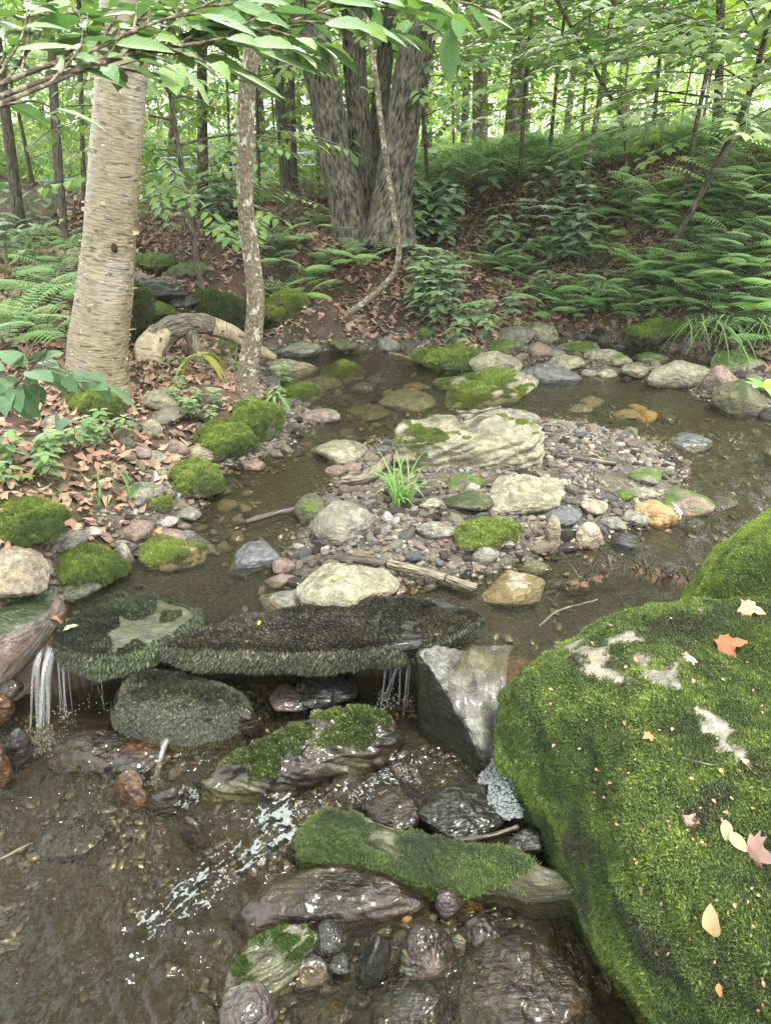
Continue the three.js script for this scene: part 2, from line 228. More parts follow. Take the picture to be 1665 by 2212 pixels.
function finishRock(g, o) { // noise relief, colours, and uv by the face each triangle looks to
  const k = o.seed * 7.31, p = g.attributes.position, size = o.size; g.computeVertexNormals(); let n = g.attributes.normal;
  const q = V(0, 0, 0), tilt = o.strata ?? .5, bed = V(Math.sin(k) * .35, 1, Math.cos(k) * .35).normalize();
  const amp = (o.relief ?? .05) * size, fr = (o.freq ?? 2.4) / size, moved = new Float32Array(p.count * 3);
  for (let i = 0; i < p.count; i++) {
    q.fromBufferAttribute(p, i); const s = q.dot(bed);
    let h = amp * (fbm(q.x * fr + k, q.y * fr, q.z * fr, 4) * 1.6 + .35 * fbm(q.x * fr * 5, q.y * fr * 5 + k, q.z * fr * 5, 2));
    h += tilt * amp * .8 * (Math.abs(noise(q.x * fr * .6, s * fr * 4.5 + k, q.z * fr * .6)) - .2); const f = o.flutter ? o.flutter(q) : 1;
    moved[i * 3] = q.x + n.getX(i) * h * f; moved[i * 3 + 1] = q.y + n.getY(i) * h * f; moved[i * 3 + 2] = q.z + n.getZ(i) * h * f;
  }
  g.setAttribute('position', new THREE.BufferAttribute(moved, 3)); g.computeVertexNormals(); n = g.attributes.normal;
  const [ca, cb] = STONE[o.stone ?? 'grey'], P = g.attributes.position, col = new Float32Array(P.count * 3), mossV = new Float32Array(P.count), mc = o.mossColor ?? [.075, .13, .016];
  for (let i = 0; i < P.count; i++) {
    q.fromBufferAttribute(P, i); const s = q.dot(bed), ny = n.getY(i);
    const t = ss(-.22, .25, fbm(q.x * 3 / size + k, q.y * 3 / size, q.z * 3 / size, 3) + .5 * noise(q.x * 2, s * 9 / size * .9 + k, q.z * 2) * tilt), u = fbm(q.x * 16 + k, q.y * 16, q.z * 16, 3);
    const c = [0, 1, 2].map((j) => lerp(ca[j], cb[j], t) * (1 + .5 * u));
    if (o.stain) { const r = ss(.0, .18, fbm(q.x * 4 + 3, q.y * 4 + k, q.z * 4, 3) + (o.stainBias ?? 0)); for (let j = 0; j < 3; j++) c[j] = lerp(c[j], STONE[o.stain][0][j], r * .85); }
    if (o.lichen) { const r = ss(.12, .22, fbm(q.x * 9, q.y * 9 + k, q.z * 9, 3)) * o.lichen; const l = [.36, .38, .28]; for (let j = 0; j < 3; j++) c[j] = lerp(c[j], l[j], r); }
    let m = 0; if (o.moss) { const b = fbm(q.x * 2.6 / Math.sqrt(size) + k, q.y * 4, q.z * 2.6 / Math.sqrt(size), 3); m = o.mossMask ? o.mossMask(q, ny, b) : ss(.0, .22, o.moss - .62 + .55 * (ny - .45) + .9 * b + .25 * u); for (let j = 0; j < 3; j++) c[j] = lerp(c[j], mc[j] * (.8 + .8 * u + .25), m); }
    mossV[i] = m; col.set(c, i * 3);
  }
  g.setAttribute('color', new THREE.BufferAttribute(col, 3)); g.setAttribute('growth', new THREE.BufferAttribute(mossV, 1));
  const f = g.toNonIndexed(), fp = f.attributes.position, uv = new Float32Array(fp.count * 2), a = V(0, 0, 0), b = V(0, 0, 0), c2 = V(0, 0, 0);
  for (let i = 0; i < fp.count; i += 3) {
    a.fromBufferAttribute(fp, i); b.fromBufferAttribute(fp, i + 1).sub(a); c2.fromBufferAttribute(fp, i + 2).sub(a); b.cross(c2);
    const ax = Math.abs(b.x), ay = Math.abs(b.y), az = Math.abs(b.z);
    for (let j = i; j < i + 3; j++) { const x = fp.getX(j), y = fp.getY(j), z = fp.getZ(j); if (ay >= ax && ay >= az) { uv[j * 2] = x; uv[j * 2 + 1] = z; } else if (ax >= az) { uv[j * 2] = z; uv[j * 2 + 1] = y; } else { uv[j * 2] = x; uv[j * 2 + 1] = y; } uv[j * 2] += k; }
  }
  f.setAttribute('uv', new THREE.BufferAttribute(uv, 2)); return f;
}
// a worn block: a ball flattened against a set of random planes
function blockGeo(o) {
  const r = rng(o.seed * 977 + 13), g = ball(o.detail ?? 14), p = g.attributes.position, planes = [], n = o.faces ?? 11, sharp = o.sharp ?? 9;
  for (let i = 0; i < n; i++) { const y = 1 - 2 * (i + .5) / n, a = i * 2.39996 + r() * 1.4, s = Math.sqrt(1 - y * y); planes.push([V(Math.cos(a) * s, y, Math.sin(a) * s).normalize(), .72 + .26 * r()]); }
  const d = V(0, 0, 0);
  for (let i = 0; i < p.count; i++) { d.fromBufferAttribute(p, i).normalize(); let s = Math.pow(1 / 1.12, sharp); for (const [m, c] of planes) { const q = d.dot(m) / c; if (q > 0) s += Math.pow(q, sharp); } d.multiplyScalar(1 / Math.pow(s, 1 / sharp)); p.setXYZ(i, d.x * o.sx, d.y * o.sy, d.z * o.sz); }
  if (o.turn) g.applyMatrix4(new THREE.Matrix4().makeRotationFromEuler(new THREE.Euler(...o.turn)));
  return finishRock(g, { ...o, size: o.size ?? Math.cbrt(o.sx * o.sy * o.sz) * 1.2 });
}
// a slab or boulder from the outline of its upper face (closed curve) and a profile [share of the outline, share of the height]
function outlineGeo(o) {
  const N = o.n ?? 120, curve = new THREE.CatmullRomCurve3(o.pts, true, 'centripetal', .5), edge = curve.getPoints(N).slice(0, N), c = V(0, 0, 0); edge.forEach((e) => c.addScaledVector(e, 1 / N)); if (o.crown) c.y += o.crown;
  const prof = o.profile ?? [[.86, 1], [.96, .95], [1, .82], [1.0, .4], [.94, 0]], rows = [[0, 1]]; const M0 = o.rings ?? 22;
  for (let i = 1; i <= M0; i++) rows.push([prof[0][0] * i / M0, 1]); for (let i = 1; i < prof.length; i++) { const st = o.steps ?? 6; for (let j = 1; j <= st; j++) rows.push([lerp(prof[i - 1][0], prof[i][0], j / st), lerp(prof[i - 1][1], prof[i][1], j / st)]); }
  const pos = [], idx = []; rows.forEach(([t, v], ri) => { for (let i = 0; i < N; i++) { const e = edge[i], base = typeof o.base === 'function' ? o.base(e.x, -e.z) : o.base, top = lerp(c.y, e.y, Math.min(1, t * t)); pos.push(lerp(c.x, e.x, t), lerp(base, top, v), lerp(c.z, e.z, t)); } });
  for (let j = 0; j + 1 < rows.length; j++) for (let i = 0; i < N; i++) { const a = j * N + i, b = j * N + (i + 1) % N, a2 = a + N, b2 = b + N; idx.push(a, b, a2, b, b2, a2); }
  const g0 = new THREE.BufferGeometry(); g0.setAttribute('position', new THREE.Float32BufferAttribute(pos, 3)); g0.setIndex(idx);
  // the outline may run either way round: make faces look outwards
  let area = 0; for (let i = 0; i < N; i++) { const e = edge[i], f = edge[(i + 1) % N]; area += e.x * -f.z - f.x * -e.z; }
  if (area > 0) { const a = g0.index.array; for (let i = 0; i < a.length; i += 3) { const t = a[i]; a[i] = a[i + 1]; a[i + 1] = t; } }
  return finishRock(mergeVertices(g0, 1e-5), o);
}
// tufts of moss set over a rock where its growth value is high
const bladeTuft = (n, h, w, lean, seed) => { const r = rng(seed), pos = [], nor = []; for (let i = 0; i < n; i++) { const a = r() * 6.283, l = lean * (.3 + r()), hh = h * (.6 + .7 * r()), ox = (r() - .5) * h * 1.5, oz = (r() - .5) * h * 1.5, sx = -Math.sin(a) * w, sz = Math.cos(a) * w, tx = ox + Math.cos(a) * l * hh, tz = oz + Math.sin(a) * l * hh; pos.push(ox - sx, 0, oz - sz, ox + sx, 0, oz + sz, tx, hh, tz, ox - sx, 0, oz - sz, tx, hh, tz, ox + sx * .2, hh * .7, oz + sz * .2 + w); } const g = new THREE.BufferGeometry(); g.setAttribute('position', new THREE.Float32BufferAttribute(pos, 3)); g.computeVertexNormals(); return g; };
const TUFT = bladeTuft(9, .0085, .0016, .55, 5), TUFT_LONG = bladeTuft(8, .021, .0016, .4, 8);
function growMoss(parent, geo, count, o = {}) {
  const r = rng(o.seed ?? 77), p = geo.attributes.position, n = geo.attributes.normal, gv = geo.attributes.growth, tri = p.count / 3, cum = new Float64Array(tri), a = V(0, 0, 0), b = V(0, 0, 0), c = V(0, 0, 0); let sum = 0;
  for (let i = 0; i < tri; i++) { a.fromBufferAttribute(p, i * 3); b.fromBufferAttribute(p, i * 3 + 1).sub(a); c.fromBufferAttribute(p, i * 3 + 2).sub(a); const g = (gv.getX(i * 3) + gv.getX(i * 3 + 1) + gv.getX(i * 3 + 2)) / 3; sum += g > .25 && n.getY(i * 3) > (o.minY ?? -.35) && n.getY(i * 3) < (o.maxY ?? 2) ? b.cross(c).length() * g : 0; cum[i] = sum; }
  if (!sum) return; const mats = [], cols = [], [ca, cb] = o.colors ?? [[.09, .13, .022], [.26, .33, .05]], hang = o.hang ?? 0, kk = o.scale ?? 1;
  for (let i = 0; i < count; i++) {
    const t = r() * sum; let lo = 0, hi = tri - 1; while (lo < hi) { const m = (lo + hi) >> 1; cum[m] < t ? lo = m + 1 : hi = m; }
    let u = r(), v = r(); if (u + v > 1) { u = 1 - u; v = 1 - v; } const w = 1 - u - v, j = lo * 3, at = (A, f) => A[f](j) * w + A[f](j + 1) * u + A[f](j + 2) * v;
    const q = V(at(p, 'getX'), at(p, 'getY'), at(p, 'getZ')), nn = V(at(n, 'getX'), at(n, 'getY'), at(n, 'getZ')).normalize(); const side = 1 - Math.abs(nn.y);
    const up = nn.clone().addScaledVector(V(0, 1, 0), hang ? -hang * (.25 + side) : .35).add(V(r() - .5, r() - .5, r() - .5).multiplyScalar(.7)).normalize();
    const pat = fbm(q.x * 5, q.y * 5, q.z * 5, 3), s = kk * (.65 + .7 * r()) * (1 + .8 * pat), f = frame(up, r() * 6.28); mats.push(basis(q.addScaledVector(nn, -.001), ...f, s));
    const m = clamp(.45 + 1.5 * pat + .7 * (r() - .5)), dry = o.dry ? ss(.1, .3, fbm(q.x * 7 + 4, q.y * 7, q.z * 7, 2)) * o.dry : 0; cols.push(C(lerp(lerp(ca[0], cb[0], m), .06, dry), lerp(lerp(ca[1], cb[1], m), .058, dry), lerp(lerp(ca[2], cb[2], m), .03, dry)));
  }
  return copies(parent, 'moss', o.long ? TUFT_LONG : TUFT, o.wet ? M.mossWet : M.moss, mats, cols);
}
const L = (a, b, y) => level(a, b, y);
let rockSeed = 1;
function bigRock(name, label, category, geoOpts, mat) { const g = outlineGeo({ seed: rockSeed++, ...geoOpts }); return [put(new THREE.Mesh(g, mat), name, label, category), g]; }

// --- the great mossy boulder at the near right
{
  const side = [[1500, 2230, .17, .34], [1425, 2110, .20, .35], [1355, 2000, .22, .36], [1290, 1850, .25, .37], [1238, 1750, .27, .38], [1182, 1650, .30, .385], [1122, 1570, .33, .395], [1090, 1490, .36, .41]].map(([a, b, y, top]) => level(a, b, y).setY(top)), pts = [...[[.34, 1.60, .43], [.46, 1.69, .47], [.66, 1.75, .53], [.95, 1.77, .58], [1.3, 1.7, .62], [1.6, 1.35, .62], [1.62, .85, .58], [1.45, .42, .50], [1.1, .26, .42], [.82, .42, .37]].map(([x, d, y]) => V(x, y, -d)), ...side];
  const patches = [[1250, 1362, .055, .022, .1], [1285, 1415, .085, .035, -1.1], [1325, 1455, .07, .03, -.9], [1400, 1470, .085, .04, -.3], [1440, 1500, .05, .025, -.8], [1345, 1395, .035, .02, 0], [1500, 1345, .03, .02, .3], [1550, 1590, .055, .035, -.9], [1585, 1640, .05, .018, -.6]].map(([a, b, w, h, t]) => [level(a, b, .50), w, h, t]), bare = (q) => { let b = 9; for (const [c, a, w, t] of patches) { const dx = q.x - c.x, dd = c.z - q.z, k = Math.cos(t), s = Math.sin(t); b = Math.min(b, Math.hypot((dx * k + dd * s) / a, (-dx * s + dd * k) / w)); } return b; };
  const [m, g] = bigRock('mossy_boulder', 'huge boulder carpeted in bright green moss with fallen leaves on it', 'boulder', {
    pts, base: -.12, crown: .07, n: 220, rings: 60, steps: 10, stone: 'sand', size: .55, relief: .075, strata: .25, profile: [[.80, 1], [.92, .955], [.985, .84], [1, .66], [.965, .3], [.90, 0]],
    moss: 1, mossColor: [.05, .075, .014], mossMask: (q, ny, b) => ss(.45, 1.5, bare(q) + 2.4 * fbm(q.x * 22, q.y * 22, q.z * 22, 3)) * ss(-.5, -.1, ny) }, M.rock);
  growMoss(m, g, 105000, { seed: 3, dry: .8, colors: [[.050, .080, .018], [.22, .305, .045]] });
  const g2 = blockGeo({ seed: 4, sx: .36, sy: .34, sz: .30, detail: 40, stone: 'olive', moss: 1.4, faces: 9, sharp: 6, relief: .05, mossMask: (q, ny) => ss(-.6, -.2, ny), mossColor: [.05, .08, .012] });
  const b = new THREE.Mesh(g2, M.rock); b.position.set(1.235, .40, -1.88); put(b, 'mossy_boulder', 'rounded bright moss hump at the picture edge behind the huge mossy boulder', 'boulder');
  growMoss(b, g2, 30000, { seed: 5, colors: [[.08, .12, .022], [.27, .35, .05]] });
}
// --- the ledge: long slab, left slab, rounded rock under it, wedge
{
  const [m, g] = bigRock('ledge_slab', 'long flat slab shaggy with dark wet moss forming the ledge', 'rock', {
    pts: [[345, 1392, .355], [430, 1352, .345], [560, 1322, .34], [700, 1300, .345], [850, 1288, .35], [980, 1296, .345], [1040, 1318, .335], [1000, 1348, .345], [900, 1388, .355], [760, 1403, .36], [620, 1408, .36], [470, 1402, .36], [380, 1402, .355]].map((a) => L(...a)),
    base: .275, crown: .012, n: 200, rings: 16, stone: 'char', size: .3, relief: .05, profile: [[.84, 1], [.94, .96], [1, .78], [1.0, .45], [.9, .1], [.6, 0], [0, 0]], moss: 1, mossColor: [.035, .034, .022], mossMask: (q, ny, b) => ss(-.3, .0, ny + .35) * ss(-.05, .12, .16 + .9 * b + (.02 * 0)) }, M.rockWet);
  growMoss(m, g, 16000, { seed: 11, hang: 1.6, long: 1, wet: 1, scale: .62, minY: -.8, maxY: .62, colors: [[.014, .013, .009], [.05, .055, .022]], dry: .4 }); growMoss(m, g, 26000, { seed: 18, wet: 1, hang: .5, scale: .8, minY: .5, colors: [[.016, .015, .012], [.055, .052, .032]], dry: .5 });
  const [m2, g2] = bigRock('ledge_slab', 'flat slab with dark moss and a pale bare rim beside the small left fall', 'rock', {
    pts: [[120, 1375, .345], [165, 1330, .34], [250, 1300, .335], [330, 1292, .335], [410, 1312, .345], [425, 1330, .35], [380, 1362, .35], [320, 1395, .35], [240, 1415, .35], [160, 1408, .35]].map((a) => L(...a)),
    base: .265, crown: .01, n: 140, rings: 16, stone: 'olive', size: .25, relief: .06, profile: [[.86, 1], [.96, .95], [1, .75], [.98, .35], [.85, .05], [.5, 0], [0, 0]], moss: 1, mossColor: [.035, .045, .02], mossMask: (q, ny, b) => ss(-.04, .1, .10 + 1.0 * b + .4 * (.8 - Math.abs(ny))) }, M.rockDamp);
  growMoss(m2, g2, 6000, { seed: 12, hang: 1.5, long: 1, wet: 1, scale: .7, minY: -.8, maxY: .62, colors: [[.025, .028, .016], [.07, .095, .035]], dry: .4 }); growMoss(m2, g2, 12000, { seed: 19, wet: 1, hang: .5, scale: .8, minY: .5, colors: [[.025, .027, .016], [.065, .08, .035]], dry: .5 });
  const [m3, g3] = bigRock('mossy_rock', 'rounded rock bristling with black-green moss beneath the two ledge slabs', 'rock', {
    pts: [[255, 1448, .275], [320, 1436, .275], [400, 1448, .265], [480, 1475, .24], [540, 1512, .21], [505, 1545, .19], [430, 1560, .18], [340, 1562, .18], [265, 1545, .19], [240, 1500, .22]].map((a) => L(...a)),
    base: .02, crown: .03, n: 140, rings: 16, stone: 'brown', size: .25, relief: .04, profile: [[.7, 1], [.88, .92], [.98, .72], [1.02, .4], [.96, .1], [.6, 0], [0, 0]], moss: 1, mossColor: [.03, .034, .02], mossMask: (q, ny, b) => ss(-.12, .05, b + .12) }, M.rockWet);
  growMoss(m3, g3, 30000, { seed: 13, hang: 1.3, long: 1, wet: 1, scale: .42, minY: -.8, colors: [[.026, .028, .02], [.085, .09, .055]], dry: .3 });
  bigRock('wedge_rock', 'upright wedge of pale grey rock with water sliding down its right side', 'rock', {
    pts: [[903, 1400, .40], [932, 1384, .40], [975, 1390, .36], [1020, 1400, .315], [1075, 1412, .300], [1092, 1440, .285], [1094, 1500, .25], [1092, 1580, .18], [1086, 1660, .10], [1060, 1668, .10], [1015, 1590, .19], [965, 1500, .29], [925, 1430, .37]].map((a) => L(...a)),
    base: .0, n: 130, rings: 18, stone: 'slate', stain: 'brown', stainBias: .02, size: .2, relief: .05, strata: 1, profile: [[.9, 1], [.97, .97], [1, .88], [.98, .5], [.93, 0]], lichen: .5, moss: 1, mossColor: [.025, .025, .018], mossMask: (q, ny, b) => ss(.5, .3, ny + .25 * b) }, M.rockWet);
  bigRock('bank_rock', 'long reddish-brown rock with mossy top at the picture edge above the left fall', 'rock', {
    pts: [[-120, 1340, .38], [-60, 1280, .40], [40, 1268, .40], [115, 1262, .39], [135, 1285, .37], [110, 1330, .36], [40, 1370, .36], [-60, 1400, .37]].map((a) => L(...a)), base: .14, crown: .02, n: 120, stone: 'pink', size: .25, relief: .05, moss: .75, mossColor: [.04, .055, .018] }, M.rockDamp);
}
// --- rocks of the lower pool
{
  const [m, g] = bigRock('mossy_rock', 'long loaf-shaped rock with green moss lying across the lower stream', 'rock', {
    pts: [[648, 1768, .17], [672, 1738, .19], [720, 1738, .20], [800, 1768, .19], [920, 1800, .17], [1050, 1828, .15], [1170, 1862, .125], [1250, 1905, .09], [1205, 1925, .075], [1080, 1895, .10], [950, 1868, .12], [800, 1830, .125], [700, 1805, .13], [655, 1790, .14]].map((a) => L(...a)),
    base: -.03, crown: .02, n: 170, rings: 16, stone: 'olive', size: .2, relief: .06, profile: [[.7, 1], [.9, .93], [1, .7], [1.03, .35], [.97, 0]], moss: 1, mossColor: [.035, .05, .018], mossMask: (q, ny, b) => ss(-.05, .12, .26 + b * 1.0 + .15 * ny - .5 * ss(.16, .36, q.x)) }, M.rockDamp);
  growMoss(m, g, 22000, { seed: 21, hang: .5, long: 1, scale: .42, minY: -.6, colors: [[.04, .06, .018], [.11, .17, .03]], dry: .3 });
  const [m2, g2] = bigRock('layered_rock', 'broad layered rust-and-green rock in the dark flow below the ledge', 'rock', {
    pts: [[425, 1690, .10], [500, 1640, .13], [600, 1580, .165], [700, 1540, .185], [790, 1528, .185], [855, 1545, .17], [868, 1580, .155], [820, 1615, .145], [720, 1650, .13], [600, 1690, .11], [490, 1705, .09]].map((a) => L(...a)),
    base: -.03, crown: .02, n: 170, rings: 18, stone: 'brown', stain: 'olive', stainBias: -.05, size: .22, relief: .10, strata: 1.2, profile: [[.88, 1], [.97, .93], [1, .7], [.96, .35], [.92, 0]], moss: .42, mossColor: [.045, .06, .02] }, M.rockWet);
  growMoss(m2, g2, 3500, { seed: 22, hang: .5, wet: 1, colors: [[.04, .055, .018], [.10, .13, .03]] });
  bigRock('flat_rock', 'large smooth orange-brown rock just awash in the lower stream', 'rock', {
    pts: [[500, 1960, .055], [560, 1905, .075], [640, 1865, .09], [740, 1852, .085], [840, 1875, .075], [925, 1915, .06], [930, 1950, .05], [850, 1985, .045], [740, 2000, .045], [620, 2010, .045], [530, 2000, .045]].map((a) => L(...a)),
    base: -.05, crown: .02, n: 140, stone: 'brown', stain: 'rust', stainBias: .0, size: .25, relief: .05, profile: [[.7, 1], [.9, .85], [1, .55], [1.05, 0]] }, M.rockWet);
  const [m4, g4] = bigRock('ribbed_rock', 'slanting ribbed rock with a green algae stripe and red rim', 'rock', {
    pts: [[478, 2150, .03], [505, 2080, .055], [560, 2020, .075], [620, 1992, .085], [670, 1998, .085], [690, 2020, .075], [660, 2060, .06], [620, 2110, .05], [560, 2160, .035], [510, 2178, .025]].map((a) => L(...a)),
    base: -.06, crown: .008, n: 130, stone: 'olive', stain: 'pink', stainBias: -.1, size: .18, relief: .07, strata: 2, moss: .34, mossColor: [.04, .07, .02] }, M.rockWet);
  growMoss(m4, g4, 1200, { seed: 24, wet: 1, scale: .6, colors: [[.035, .055, .015], [.07, .12, .025]] });
}
// --- the grey boulder on the gravel bar
{
  const [m, g] = bigRock('grey_boulder', 'big pale layered boulder with moss patches on the gravel bar', 'boulder', {
    pts: [[852, 935, .56], [880, 905, .60], [960, 893, .62], [1060, 893, .61], [1150, 905, .58], [1180, 935, .55], [1160, 955, .53], [1110, 968, .51], [1020, 965, .52], [930, 960, .53], [880, 955, .53]].map((a) => L(...a)),
    base: .38, crown: .012, n: 180, rings: 18, steps: 9, stone: 'schist', size: .34, relief: .075, strata: 1.5, lichen: .35, profile: [[.88, 1], [.96, .95], [1, .8], [.985, .4], [.90, .12], [.8, 0]], moss: .42, mossColor: [.09, .14, .02] }, M.rock);
  growMoss(m, g, 2500, { seed: 31, scale: .7 });
  bigRock('flat_rock', 'pale flat stone lying behind the top of the big layered boulder', 'rock', { pts: [[985, 900, .56], [1010, 885, .57], [1080, 880, .575], [1150, 886, .57], [1170, 900, .56], [1120, 912, .55], [1040, 915, .55]].map((a) => L(...a)), base: .40, n: 90, stone: 'grey', size: .2, relief: .06 }, M.rock);
}
